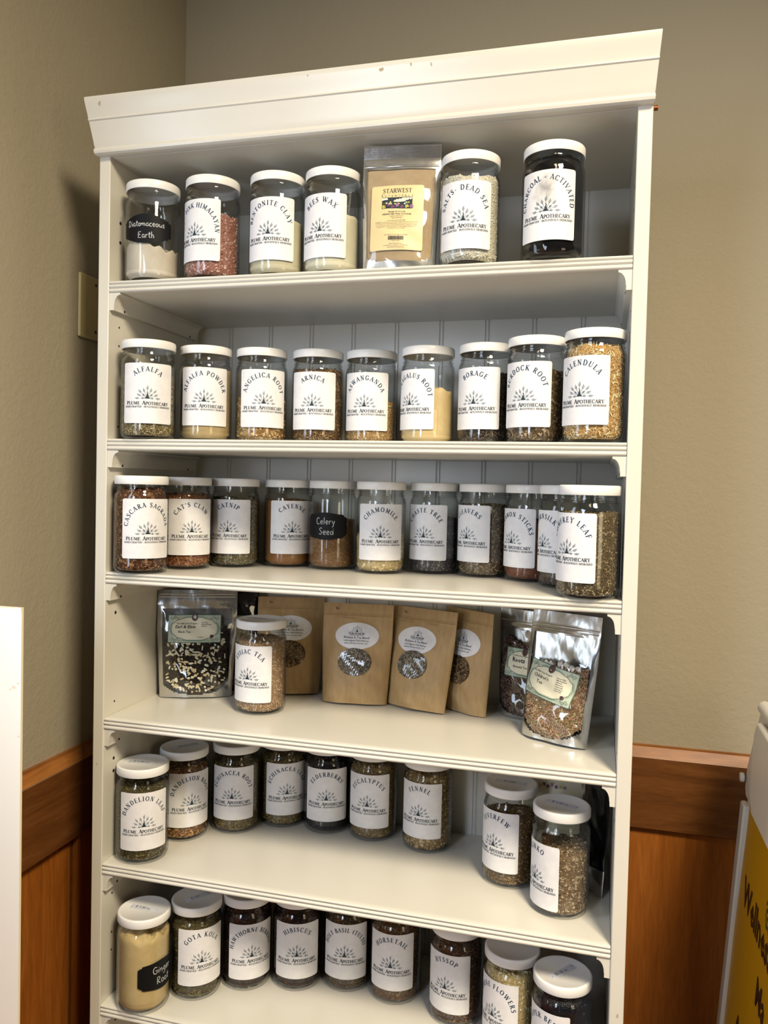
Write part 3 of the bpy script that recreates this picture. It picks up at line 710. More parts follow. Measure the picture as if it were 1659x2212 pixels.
def jar(shelf, x, y, phi, text, kind, pal, level, label, zl=.0245, slope=0, sdir=0, rough=.002, black=None, price=None, seed=0, tilt=0, smudge=False, tape_ang=.2):
    r = empty('glass_jar', (x, y, SZ[shelf]+.0002)); tag(r, label, 'jar', GRP[shelf])
    link('glass_body', GM, r); lid = link('lid', LM, r, rot=(0, 0, seed*1.3))
    c = link(PNAME.get(kind, 'dried_herbs'), contents_mesh(kind, cmat(pal, kind), level, seed+11, slope, sdir, rough), r)
    c['kind'] = 'stuff'
    R = RBODY+.0003; b = MB()
    if black:
        w_, h, lines = black
        paper_patch(b, w_, h, R, plaque('oval' if 'Diat' in lines[0] else 'plaque'), 44, 4)
        F = Flat(); fs = .011 if 'Diat' in lines[0] else .0135
        for i, tx in enumerate(lines): F.hand(tx, (0.002*i), h/2+(.0035 if i == 0 else -.0155), fs if i else (fs*.95), 0, .0013)
        wrap(F, b, R+.0002)
        b.build('chalk_label', [MAT['black'], MAT['chalk']], r, True, .8, (0, 0, zl), (0, tilt, phi))
    else:
        paper_patch(b, LW, LH, R); wrap(jar_label(text), b, R+.00025)
        b.build('paper_label', [MAT['smudge'] if smudge else MAT['paper'], MAT['navy'], MAT['ink'], MAT['teal']], r, True, .8, (0, 0, zl), (0, tilt, phi))
    if price:
        b = MB(); zt = .1634; w2, h2 = .026, .0065
        ca, sa = math.cos(tape_ang), math.sin(tape_ang)
        Rt = lambda p: (p[0]*ca-p[1]*sa, p[0]*sa+p[1]*ca)
        n = len(b.v)
        for p in ((-w2, -h2), (w2, -h2), (w2, h2), (-w2, h2)): q = Rt(p); b.v.append((q[0], q[1], zt+.0001))
        b.face((n, n+1, n+2, n+3), 0)
        F = Flat(); F.hand(price, -.003, -.002, .0062, 0, .0008)
        F.line([(-.025, -.001), (-.0225, -.0006)], .0008, 0); F.line([(.022, .0012), (.025, .0016)], .0008, 0)
        for pts, ink in F.p:
            n = len(b.v)
            for p in pts: q = Rt(p); b.v.append((q[0], q[1], zt+.0003))
            b.face(range(n, n+len(pts)), 1)
        b.build('price_tape', [MAT['tape'], MAT['pen']], lid, rot=(0, 0, -seed*1.3))
    return r
J = [
 (1, .0569, .0412, .25, '', 'powder', ['#d6c8b6', '#e6dccd'], .056, 'open-topped look glass jar with oval black chalk label reading Diatomaceous Earth', dict(zl=.0578, rough=.007, black=(.089, .048, ['Diatomaceous', 'Earth']))),
 (1, .1671, .0432, -.20, 'SALT - PINK HIMALAYAN', 'crystal', ['#7e4a3e', '#a87064', '#c4948a', '#dcc0b4'], .100, 'glass jar of coarse pink salt labelled Pink Himalayan', dict(rough=.004, slope=.006, sdir=1)),
 (1, .2800, .0502, .07, 'BENTONITE CLAY', 'powder', ['#cfc6a6', '#d9d1b6'], .088, 'glass jar of pale clay powder labelled Bentonite Clay', dict(zl=.0220, rough=.001)),
 (1, .3756, .0513, -.13, 'BEES WAX', 'powder', ['#e0d9bd', '#ebe5cc'], .090, 'glass jar of cream wax pellets labelled Bees Wax beside the yellow-labelled bag', dict(zl=.0215, rough=.002)),
 (1, .6006, .0364, -.05, 'SALTS- DEAD SEA', 'salt', ['#b5ae98', '#d6d0be', '#e6e2d4', '#f4f1e8'], .128, 'glass jar full of white salt crystals labelled Salts Dead Sea', dict(zl=.0185, rough=.003)),
 (1, .7253, .0282, -.16, 'CHARCOAL - ACTIVATED', 'powder', ['#060608', '#0c0c10'], .143, 'glass jar of black powder labelled Charcoal Activated with smudged label', dict(zl=.0218, smudge=True)),
 (2, .0578, .0324, .51, 'ALFALFA', 'shred', ['#4e4430', '#86764e', '#a8966a', '#cdbd92'], .108, 'glass jar of dried green-tan herb labelled Alfalfa, by the left side panel', dict()),
 (2, .1301, .0989, .42, 'ALFALFA POWDER', 'powder', ['#b39a6c', '#c9b182'], .125, 'glass jar of tan powder labelled Alfalfa Powder', dict(zl=.0262)),
 (2, .2210, .1332, .50, 'ANGELICA ROOT', 'chip', ['#6a4a2a', '#a17c4c', '#c39f68', '#dcc08c'], .078, 'glass jar of golden-brown root pieces labelled Angelica Root', dict(zl=.0262)),
 (2, .3166, .1602, .13, 'ARNICA', 'shred', ['#34261a', '#6a4e32', '#94724a', '#b8955e'], .128, 'glass jar of brown dried flowers labelled Arnica', dict()),
 (2, .4101, .1775, .02, 'ASWANGANDA', 'shred', ['#8a6a42', '#b08c5a', '#c9a874', '#dcc294'], .076, 'glass jar of shredded tan root labelled Aswanganda', dict()),
 (2, .5170, .1531, -.50, 'ASTRAGALUS ROOT', 'powder', ['#d8bc84', '#e8cf9c'], .100, 'glass jar of cream powder sloping to one side labelled Astragalus Root', dict(zl=.025, slope=-.014, sdir=0, rough=.004)),
 (2, .6178, .1389, -.30, 'BORAGE', 'shred', ['#191614', '#3a322a', '#5a4e42', '#7a6c5a'], .116, 'glass jar of dark grey-brown herb labelled Borage', dict()),
 (2, .7035, .0893, -.35, 'BURDOCK ROOT', 'chip', ['#2e2418', '#5e4c38', '#8a7356', '#a89274'], .112, 'glass jar of dark chopped root labelled Burdock Root', dict()),
 (2, .7920, .0445, -.46, 'CALENDULA', 'petal', ['#8a6030', '#c49c5c', '#dfc08a', '#efdcb4'], .140, 'glass jar packed with golden petals labelled Calendula', dict()),
 (3, .0502, .0280, .79, 'CASCARA SAGRADA', 'curl', ['#26160e', '#5c3620', '#7c5034', '#96704c'], .140, 'glass jar of curled reddish bark labelled Cascara Sagrada', dict(zl=.0265)),
 (3, .0817, .1252, .72, "CAT'S CLAW", 'shred', ['#4a2614', '#84502c', '#a4683c', '#bc8454'], .132, "glass jar of rust-brown shredded bark labelled Cat's Claw", dict(zl=.0262)),
 (3, .1436, .1981, .14, 'CATNIP', 'fine', ['#3a3624', '#625a3e', '#7e7454', '#9c9070'], .128, 'glass jar of grey-green herb labelled Catnip', dict(zl=.0258)),
 (3, .2290, .2500, .56, 'CAYENNE', 'powder', ['#8a5c30', '#9c6c3a'], .126, 'glass jar of orange-brown powder labelled Cayenne', dict(zl=.0255)),
 (3, .3219, .2423, .02, '', 'seed', ['#5a3c20', '#86603a', '#a07848', '#b89260'], .090, 'glass jar of brown seeds with black chalk label reading Celery Seed', dict(zl=.0556, black=(.083, .050, ['Celery', 'Seed']))),
 (3, .4224, .2163, .26, 'CHAMOMILE', 'bud', ['#94804e', '#bca674', '#d4bf90', '#eadbb8'], .070, 'glass jar of pale yellow flower heads labelled Chamomile', dict(zl=.025)),
 (3, .5120, .2600, -.22, 'CHASTE TREE', 'bead', ['#26242a', '#4a464a', '#6a6662', '#8a867e'], .100, 'glass jar of grey peppercorn-like berries labelled Chaste Tree', dict(zl=.0252)),
 (3, .6050, .2463, -.56, 'CLEAVERS', 'shred', ['#3a2e22', '#65543e', '#8c7858', '#b0a080'], .126, 'glass jar of cut grey-brown stems labelled Cleavers', dict(zl=.0268)),
 (3, .6915, .2140, -.70, 'CINNAMON STICKS', 'chunk', ['#4a2416', '#7a4228', '#945638', '#b07450'], .100, 'glass jar of reddish sticks labelled Cinnamon Sticks', dict(zl=.024)),
 (3, .7545, .1470, -.92, 'CORNSILK', 'fine', ['#241a16', '#46362e', '#5c4a3e', '#76645a'], .120, 'glass jar of dark fine herb labelled Cornsilk, wedged behind the Comfrey Leaf jar', dict(zl=.0242)),
 (3, .7905, .0262, -.70, 'COMFREY LEAF', 'fine', ['#33291c', '#6a5a40', '#8c7a5a', '#b4a280'], .124, 'glass jar of grey-brown leaf labelled Comfrey Leaf, by the right side panel', dict()),
 (4, .2268, .1393, -.12, 'ESSIAC TEA', 'shred', ['#7a5c3c', '#a48260', '#bf9e78', '#d8bc9a'], .128, 'glass jar of tan shredded tea, the only jar standing among the bags', dict(zl=.023, price='$ 5.00 oz', tape_ang=-.05)),
 (5, .0457, .0515, .61, 'DANDELION LEAF', 'fine', ['#2a2616', '#4e462a', '#6a603a', '#8a8056'], .128, 'glass jar of dark green herb labelled Dandelion Leaf, at the shelf corner', dict(zl=.026, price='$ 5.00 oz', tape_ang=.15)),
 (5, .0700, .1532, .82, 'DANDELION ROOT', 'chip', ['#4a2e18', '#84562e', '#a87844', '#c89a60'], .132, 'glass jar of brown chopped root labelled Dandelion Root', dict(zl=.0275, price='$2.25', tape_ang=.9)),
 (5, .1480, .2130, .27, 'ECHINACEA ROOT', 'fine', ['#3a301c', '#64542e', '#84723f', '#a49258'], .126, 'glass jar of olive-brown pieces labelled Echinacea Root', dict(zl=.028)),
 (5, .2240, .2665, .53, 'ECHINACEA LEAF', 'fine', ['#3e3218', '#6c5a30', '#8e7a46', '#b09a60'], .130, 'glass jar of golden-green leaf labelled Echinacea Leaf', dict(zl=.026)),
 (5, .3146, .2665, .28, 'ELDERBERRY', 'berry', ['#08070b', '#14121a', '#1e1a24', '#2c2834'], .134, 'glass jar of near-black berries labelled Elderberry', dict(zl=.0256)),
 (5, .4071, .2620, .03, 'EUCALYPTUS', 'shred', ['#4a3c22', '#7e6840', '#987f56', '#b89c72'], .140, 'glass jar of yellow-green leaf pieces labelled Eucalyptus', dict(zl=.0265)),
 (5, .5160, .2464, -.17, 'FENNEL', 'chip', ['#5a4828', '#907648', '#ae9262', '#ccb488'], .140, 'glass jar of yellow-green chopped herb labelled Fennel', dict(zl=.0282)),
 (5, .6755, .1628, -.54, 'FEVERFEW', 'fine', ['#3a2a16', '#6a5030', '#8e7044', '#ac9060'], .112, 'glass jar of brown herb labelled Feverfew', dict(zl=.0275, price='$ 5.00', tape_ang=-.1)),
 (5, .7620, .0929, -.95, 'GINKO', 'chip', ['#52402e', '#836c52', '#a08a6c', '#bca88a'], .096, 'glass jar two-thirds full of brown leaf labelled Ginko', dict(zl=.0125, price='$ 3.45 oz', tape_ang=-.35, slope=.002)),
 (6, .0639, .0324, 1.30, '', 'powder', ['#d0b47a', '#e0c690'], .132, 'glass jar of cream powder with black chalk label reading Ginger Root', dict(zl=.0400, rough=.008, slope=-.004, black=(.088, .050, ['Ginger', 'Root']), price='$ 5.00 oz', tape_ang=0)),
 (6, .1318, .0940, .70, 'GOTA KOLA', 'shred', ['#2e2a16', '#544a28', '#6e6238', '#8a7e50'], .136, 'glass jar of olive-brown herb labelled Gota Kola', dict(zl=.029, price='$ 1.65', tape_ang=1.0)),
 (6, .2060, .1460, .63, 'HAWTHORNE BERRIES', 'berry', ['#100808', '#2c1814', '#3e241c', '#583628'], .136, 'glass jar of dark red-brown berries labelled Hawthorne Berries', dict(zl=.023, price='$ 2.00', tape_ang=.2)),
 (6, .2950, .1725, .33, 'HIBISCUS', 'curl', ['#0e0608', '#24120f', '#38201a', '#4e3024'], .134, 'glass jar of dark maroon petals labelled Hibiscus', dict(zl=.025)),
 (6, .3835, .1969, .17, 'HOLY BASIL (TULSI)', 'fine', ['#261c10', '#4a3a24', '#604c30', '#7c6644'], .136, 'glass jar of brown herb labelled Holy Basil Tulsi', dict(zl=.0256)),
 (6, .4760, .1879, .04, 'HORSETAIL', 'shred', ['#3a2614', '#64462a', '#84623e', '#a07e54'], .136, 'glass jar of red-brown cut stems labelled Horsetail', dict(zl=.0275)),
 (6, .5910, .1600, -.27, 'HYSSOP', 'shred', ['#2c1c14', '#54392a', '#74543c', '#987658'], .136, 'glass jar of dark brown herb labelled Hyssop', dict(zl=.0255)),
 (6, .6900, .1080, -.61, 'JASMINE FLOWERS', 'bud', ['#9c8450', '#c4ae78', '#dccaa0', '#efe4c8'], .136, 'glass jar of cream flower buds labelled Jasmine Flowers', dict(zl=.0255)),
 (6, .7718, .0600, -.64, 'JUNIPER BERRIES', 'berry', ['#07080d', '#12141f', '#1c2030', '#2c3042'], .140, 'glass jar of blue-black berries labelled Juniper Berries', dict(zl=.022, price='$2.50 oz', tape_ang=.9)),
]
J[0] = J[0][:8]+('glass jar one-third full of white powder, black chalk label reading Diatomaceous Earth',)+J[0][9:]
for i, (sh, x, y, phi, text, kind, pal, lev, lab, kw) in enumerate(J):
    jar(sh, x, y, phi, text, kind, pal, lev, lab, seed=i+1, **kw)

# ------------------------------------------------------------------ stand-up bags
class Bag:
    def __init__(s, name, label, group, shelf, x, y, az, w_, h, lean, taper, T, mats, seed=1, zip_=None, lift=0.0, wav=.0015):
        s.w, s.h, s.taper, s.T, s.seed, s.wav = w_, h, taper, T, seed, wav
        s.root = empty(name, (x, y, SZ[shelf]+lift+T*.22*math.sin(lean)+.0006), (0, 0, 0))
        s.root.rotation_euler = (Matrix.Rotation(az, 4, 'Z') @ Matrix.Rotation(-lean, 4, 'X')).to_euler()
        tag(s.root, label, 'bag', group); s.M = mats
        r = random.Random(seed); s.ph = [r.uniform(0, 6.28) for _ in range(8)]
        s.hasgrid = False
    def half(s, v): 
        t = v/s.h; return s.w/2*(s.taper+(1-s.taper)*min(1, t*1.6))
    def depth(s, x, z):
        """Bulge of the front face (metres, towards the viewer)."""
        hw = s.half(z); u = max(-1, min(1, x/hw)); t = max(0, min(1, z/s.h))
        g = np.interp(t, [0, .06, .16, .35, .6, .82, .9, 1], [.80, .92, 1.0, .95, .66, .22, .06, .03])
        e = max(0, 1-abs(u)**2.2)**.75
        edge = 1 if abs(u) < .93 else 0
        p = s.ph; wv = s.wav*(math.sin(x*70+p[0]+z*31)+math.sin(z*88+p[1]-x*35)+.7*math.sin(z*150+x*120+p[2]))*e*(1 if t < .86 else .25)
        return s.T*g*e+wv+.0006
    def front(s, x, z, off=0.0): return (x, -s.depth(x, z)-off, z)
    def shell(s, matf, mats, nx=64, nz=80, name='pouch'):
        """Closed pouch: matf(u, t) picks the material of the front faces; the back is material 0."""
        b = MB(); fr = []; bk = []
        for k in range(nz+1):
            z = s.h*k/nz; hw = s.half(z); a = []; c = []
            for i in range(nx+1):
                u = -1+2*i/nx; x = u*hw; d = s.depth(x, z)
                a.append(b.vert((x, -d, z))); c.append(b.vert((x, d*.22+.0004, z)))
            fr.append(a); bk.append(c)
        for k in range(nz):
            for i in range(nx):
                u = -1+2*(i+.5)/nx; t = (k+.5)/nz
                b.face((fr[k][i], fr[k][i+1], fr[k+1][i+1], fr[k+1][i]), matf(u, t))
                b.face((bk[k][i+1], bk[k][i], bk[k+1][i], bk[k+1][i+1]), 0)
            b.face((bk[k][0], fr[k][0], fr[k+1][0], bk[k+1][0]), 0); b.face((fr[k][nx], bk[k][nx], bk[k+1][nx], fr[k+1][nx]), 0)
        for i in range(nx):
            b.face((fr[nz][i], fr[nz][i+1], bk[nz][i+1], bk[nz][i]), 0); b.face((fr[0][i+1], fr[0][i], bk[0][i], bk[0][i+1]), 0)
        return b.build(name, mats, s.root, True, .9)
    def fill(s, name, mat, kind, x0, x1, z0, z1, seed, inset=.0022, n=None, bottom_arc=.0, parent=None, extra=None, oval=False, lim=.0003):
        """Loose contents seen through the film: a bulged slab plus flakes just under the film."""
        rng = np.random.default_rng(seed); nx, nz = 24, 24
        def lo(x): u = 2*(x-x0)/(x1-x0)-1; return z0+bottom_arc*np.abs(u)**2.2
        def hi(x): return z1+.004*np.sin(x*60+seed)+.003*np.sin(x*140)
        def inside(x, z): return True
        xc, zc, rx, rz = (x0+x1)/2, (z0+z1)/2, (x1-x0)/2, (z1-z0)/2
        V = []
        for k in range(nz+1):
            for i in range(nx+1):
                x = x0+(x1-x0)*i/nx
                if oval: q = rz*math.sqrt(max(0, 1-((x-xc)/rx)**2)); a, c = zc-q, zc+q
                else: a, c = lo(x), hi(x)
                z = a+(c-a)*k/nz; V.append((x, -s.depth(x, z)+inset+.0005, z))
        V = np.array(V); Q = np.array([[k*(nx+1)+i, k*(nx+1)+i+1, (k+1)*(nx+1)+i+1, (k+1)*(nx+1)+i] for k in range(nz) for i in range(nx)])
        base = (V, Q, np.full(len(V), .1), 0)
        parts = [base]
        if kind != 'powder':
            ft, L, Wd, nn = FL[kind]; area_ = (x1-x0)*(z1-z0); m = n or int(area_/(L*Wd)*2.2)
            def smp(m):
                if oval:
                    a = rng.uniform(0, 2*PI, m); r = np.sqrt(rng.uniform(0, .9, m)); x = xc+rx*r*np.cos(a); z = zc+rz*r*np.sin(a)
                else:
                    x = rng.uniform(x0, x1, m); z = lo(x)+(hi(x)-lo(x))*rng.uniform(0, 1, m)
                y = np.array([-s.depth(a, c) for a, c in zip(x, z)])+inset-rng.uniform(0, .0012, m)
                return np.stack([x, y, z], 1), np.tile(np.array([[0, -1., 0]]), (m, 1))
            def cl(V):
                y = np.array([-s.depth(a, c) for a, c in zip(V[:, 0], V[:, 2])]); V[:, 1] = np.maximum(V[:, 1], y+lim); return V
            parts.append(flakes(rng, m, smp, L, Wd, ft, cl)+(0,))
        mats = [mat]
        if extra:
            kind2, mat2, m2, za, zb = extra; ft, L, Wd, nn = FL[kind2]; mats.append(mat2)
            def smp2(m):
                x = rng.uniform(x0+.004, x1-.004, m); z = rng.uniform(za, zb, m); z = np.maximum(z, lo(x)+.004)
                y = np.array([-s.depth(a, c) for a, c in zip(x, z)])+inset-.0012
                return np.stack([x, y, z], 1), np.tile(np.array([[0, -1., 0]]), (m, 1))
            parts.append(flakes(rng, m2, smp2, L, Wd, ft, cl)+(1,))
        o = link(name, np_mesh(name, parts, mats, kind in ('bead',)), parent or s.root)
        o['kind'] = 'stuff'; return o
    def patch(s, F, outline, name, mats, off=.0006, tilt=0, c=(0, 0), nx=16, nz=12, parent=None, mi0=1):
        """Sticker following the bag: outline = ('rect', w, h, r) or ('oval', rx, rz), centre c."""
        b = MB(); ca, sa = math.cos(tilt), math.sin(tilt)
        P = lambda x, z, o: s.front(c[0]+x*ca-z*sa, c[1]+x*sa+z*ca, o)
        if outline[0] == 'rect':
            w_, h, r = outline[1:]; xs = sorted(set([-w_/2, -w_/2+r*.3, -w_/2+r, w_/2-r, w_/2-r*.3, w_/2]+[-w_/2+w_*i/nx for i in range(1, nx)])); ex = []
            for x in xs:
                e = w_/2-abs(x); q = r-math.sqrt(max(0, r*r-(r-e)**2)) if e < r else 0; ex.append((-h/2+q, h/2-q))
        else:
            rx, rz = outline[1:]; xs = [-rx*math.cos(PI*i/28) for i in range(29)]; ex = [(-rz*math.sqrt(max(0, 1-(x/rx)**2)), rz*math.sqrt(max(0, 1-(x/rx)**2))) for x in xs]
        cols = [[b.vert(P(x, a+(d-a)*k/nz, off)) for k in range(nz+1)] for x, (a, d) in zip(xs, ex)]
        for A, B in zip(cols, cols[1:]):
            for k in range(nz): b.face((A[k], B[k], B[k+1], A[k+1]), 0)
        tot = max(1, len(F.p) if F else 1)
        for q_, (pts, ink) in enumerate(F.p if F else []):
            n = len(b.v)
            for (x, z) in pts: b.v.append(P(x, z, off+.0003+.0006*q_/tot+(.0006 if q_ in getattr(F, 'raised', ()) else 0)))
            b.face(range(n, n+len(pts)), mi0+ink)
        return b.build(name, mats, parent or s.root, False)
    def band(s, z, h, amp, mat, name='zipper', w=.96):
        b = MB(); nx = 24; rows = []
        for dz, o in ((0, .0002), (h*.3, amp), (h*.7, amp), (h, .0002)):
            rows.append([b.vert(s.front(-s.half(z)*w+2*s.half(z)*w*i/nx, z+dz, o)) for i in range(nx+1)])
        for A, B in zip(rows, rows[1:]):
            for i in range(nx): b.face((A[i], A[i+1], B[i+1], B[i]))
        return b.build(name, mat, s.root, True)

# 1. pouch with yellow label on the top shelf
def botanical_picture(F, x0, z0, w_, h, r, full=True):
    N = 12 if full else 0
    for i in range(N):
        a, c = i/N, (i+1)/N; X = lambda t: x0+w_*t
        hill = lambda t: .60+.12*math.sin(t*5.2+.8)+.05*math.sin(t*11)
        F.poly([(X(a), z0+h*.62), (X(c), z0+h*.62), (X(c), z0+h), (X(a), z0+h)], 4); F.poly([(X(a), z0), (X(c), z0), (X(c), z0+h*.63), (X(a), z0+h*.63)], 4)
        F.poly([(X(a), z0+h*hill(a)), (X(c), z0+h*hill(c)), (X(c), z0+h*.95), (X(a), z0+h*.95)], 5)
        for lo_, hi_ in ((.36, .44), (.48, .55)): F.poly([(X(a), z0+h*lo_), (X(c), z0+h*lo_), (X(c), z0+h*hi_), (X(a), z0+h*hi_)], 6)
    first = len(F.p)
    for i in range(9):
        cx = x0+w_*r.uniform(.1, .95); cz = z0+h*r.uniform(.38, .56); F.poly([(cx+.0016*math.cos(t), cz+.0012*math.sin(t)) for t in (0, 1, 2, 3.1, 4.1, 5.2)], 7 if i % 2 else 5)
    for i in range(7):
        cx = x0+w_*(.05+.15*i)+r.uniform(-.001, .001); cz = z0+h*r.uniform(.08, .32)
        for k in range(9):
            a = 2*PI*k/9+r.uniform(-.2, .2); d = Vector((math.cos(a), math.sin(a))); nn = Vector((-d.y, d.x)); c = Vector((cx, cz)); q = .0036*r.uniform(.8, 1.2)
            F.poly([c, c+d*q*.6+nn*.0006, c+d*q, c+d*q*.6-nn*.0006], 2 if i in (0, 5) else 1 if i % 3 else 3)
    F.raised = range(first, len(F.p))
def starwest(bag, cx, cz, lw=.0815, lh=.104, tilt=0.0, full=True):
    F = Flat(); r = random.Random(4); t = lh/2
    F.serif('STARWEST', 0, t-.0125, .0068, 0, .5, 1.05, .9, .06); F.line([(-.025, t-.0148), (.025, t-.0148)], .0003, 0)
    for i, ch in enumerate('BOTANICALS'): F.sans(ch, -.0235+i*.0052, t-.0190, .0029, 0, .5)
    botanical_picture(F, -.0235, t-.038, .047, .0180, r, full)
    if full:
        F.sans('Item# 201010-54', 0, t-.0445, .0026, 0, bold=.01); F.sans('HENNA NEUTRAL POWDER', 0, t-.0484, .0025, 0, bold=.01)
        F.sans('CASSIA AURICULATA', 0, t-.0515, .0016, 0); F.sans('Origin: PAKISTAN', 0, t-.0543, .0016, 0)
        for i, tx in enumerate(('Paraphenylenediamine (PPD) FREE', 'WARNING: For external use only. Henna and natural hair colors are not for food', 'use. Sold for further manufacturing purposes only. Use at your own risk. Not for', 'use in eye area or on open wounds. As with any hair dye, a strand test is always', 'recommended as results will be different on each individual. We assume no', 'responsibility for your end results.')):
            F.sans(tx, 0, t-.0583-i*.0025, .00150, 0, sx=.92)
        F.sans('Net weight: 4 oz (113.4g) Lot# 790026', 0, -t+.0225, .0016, 0)
        x = -.0115
        while x < .0115:
            q = r.choice((.0003, .0005, .0008)); F.poly([(x, -t+.015), (x+q, -t+.015), (x+q, -t+.021), (x, -t+.021)], 0); x += q+r.choice((.0003, .0005))
        F.sans('7  67963 11684  6', 0, -t+.0128, .0014, 0)
        F.sans('Starwest Botanicals, Inc.', 0, -t+.0088, .0015, 0); F.sans('161 Main Avenue, Sacramento, CA 95838 USA', 0, -t+.0062, .0015, 0, sx=.92); F.sans('www.starwest-botanicals.com', 0, -t+.0036, .0015, 0)
    bag.patch(F, ('rect', lw, lh, .003), 'yellow_label' if full else 'pale_label', [MAT['ylabel'] if full else MAT['decocream'], MAT['ink'], MAT['purple'], MAT['leafink'], MAT['lilac'], MAT['ink'], MAT['skyink'], MAT['hillink'], MAT['leafink']], c=(cx, cz), tilt=tilt, nx=22, nz=22)
HENNA = m_powder('henna_powder', ['#b09878', '#c2ac8a'], 26)
bg1 = Bag('stand_up_pouch', 'silver-edged clear bag of tan powder with yellow label on top shelf', 'stand-up tea and powder bags', 1, .4930, .0300, .129, .1215, .198, .0675, .93, .021, None, 3, wav=.0008)
def win1(u, t):
    return 1 if (abs(u) < .88 and .045+.07*abs(u)**4 < t < .80) else (2 if t > .885 else 0)
bg1.shell(win1, [MAT['foilflat'], MAT['filmsoft'], MAT['foilflat']])
bg1.fill('powder', HENNA, 'powder', -.0535, .0535, .004, .166, 5, .0012, bottom_arc=.006)
starwest(bg1, -.004, .0775)
for zz in range(9): bg1.band(.1770+zz*.0021, .0013, .0005, MAT['foilflat'], 'seal_rib', .98)
bg1.band(.162, .003, .0010, MAT['foilflat'], 'zipper')
# 2. kraft bags
HERB1 = m_content('tea_blend_grey', ['#3a332c', '#6c6254', '#8c8272', '#b4a896'], .8, 500)
HERB2 = m_content('tea_blend_brown', ['#2c2014', '#5a452e', '#8a6e48', '#b49468'], .8, 500)
def kraft(label, x, y, az, w_, h, lean, taper, seed, herb, wz=.088, ww=.038, wx=.0, lx=.0):
    bg = Bag('kraft_bag', label, 'brown kraft tea bags', 4, x, y, az, w_, h, lean, taper, .0235, None, seed, wav=.0014, lift=.0004)
    pouch = bg.shell(lambda u, t: 0, [MAT['kraft']])
    bg.band(h*.862, .0035, .0009, MAT['kraft']); bg.band(h*.89, .0012, .0005, MAT['kraft'], 'crease')
    F = Flat(); F.hand('1oz', -w_*.30, h*.935, .0062, 0, .0007)
    b = MB()
    for pts, ink in F.p:
        n = len(b.v)
        for p in pts: b.v.append(bg.front(p[0], p[1], .0004))
        b.face(range(n, n+len(pts)))
    b.build('handwriting', MAT['pen'], bg.root)
    # oval label
    F = Flat(); peacock(F, 0, .0075, .0115, 0, 1, False); F.serif('PLUME APOTHECARY', 0, .0028, .0030, 0, .5, .86, 1.15, .02, 1.2); F.serif('HAND CRAFTED - INTUITIVELY DESIGNED', 0, .0009, .0012, 0, .5, .95, 1.3)
    F.sans('Release It Tea Blend', 0, -.0048, .0042, 0, sx=.98, bold=.004); F.sans('-Lemongrass-Tulsi-Skullcap-', 0, -.0098, .0031, 0, bold=0); F.sans('Jamine Flower-Stevia Leaf-', 0, -.0146, .0029, 0, bold=0)
    bg.patch(F, ('oval', .0415, .0245), 'oval_label', [MAT['paper'], MAT['ink'], MAT['teal']], c=(lx+.001, h*.675))
    # oval window with the blend behind clear film
    fl = bg.patch(None, ('oval', ww, .0252), 'window_film', [MAT['filmsoft']], off=.0034, c=(wx, wz))
    bg.fill('dried_tea', herb, 'shred', wx-ww, wx+ww, wz-.0252, wz+.0252, seed*7, -.0014, n=520, oval=True, parent=fl, lim=-.0030)
    return bg
kraft('brown kraft tea bag standing half hidden behind the jar of tan shredded tea', .2331, .2600, .28, .1300, .184, .138, .90, 3, HERB2, .076, .032)
kraft('brown kraft tea bag in full view facing straight forward with oval window', .3746, .2340, .1116, .1331, .183, .142, .91, 5, HERB1, .076, .032, .0)
kraft('brown kraft tea bag turned slightly, its edge overlapping another kraft bag', .4890, .2380, -.3535, .1380, .181, .168, .914, 8, HERB1, .078, .031, -.004, -.006)
kraft('brown kraft tea bag partly behind another, nearest the silver bags', .5760, .2560, -.6467, .1240, .183, .049, .914, 12, HERB2, .076, .029, .0)
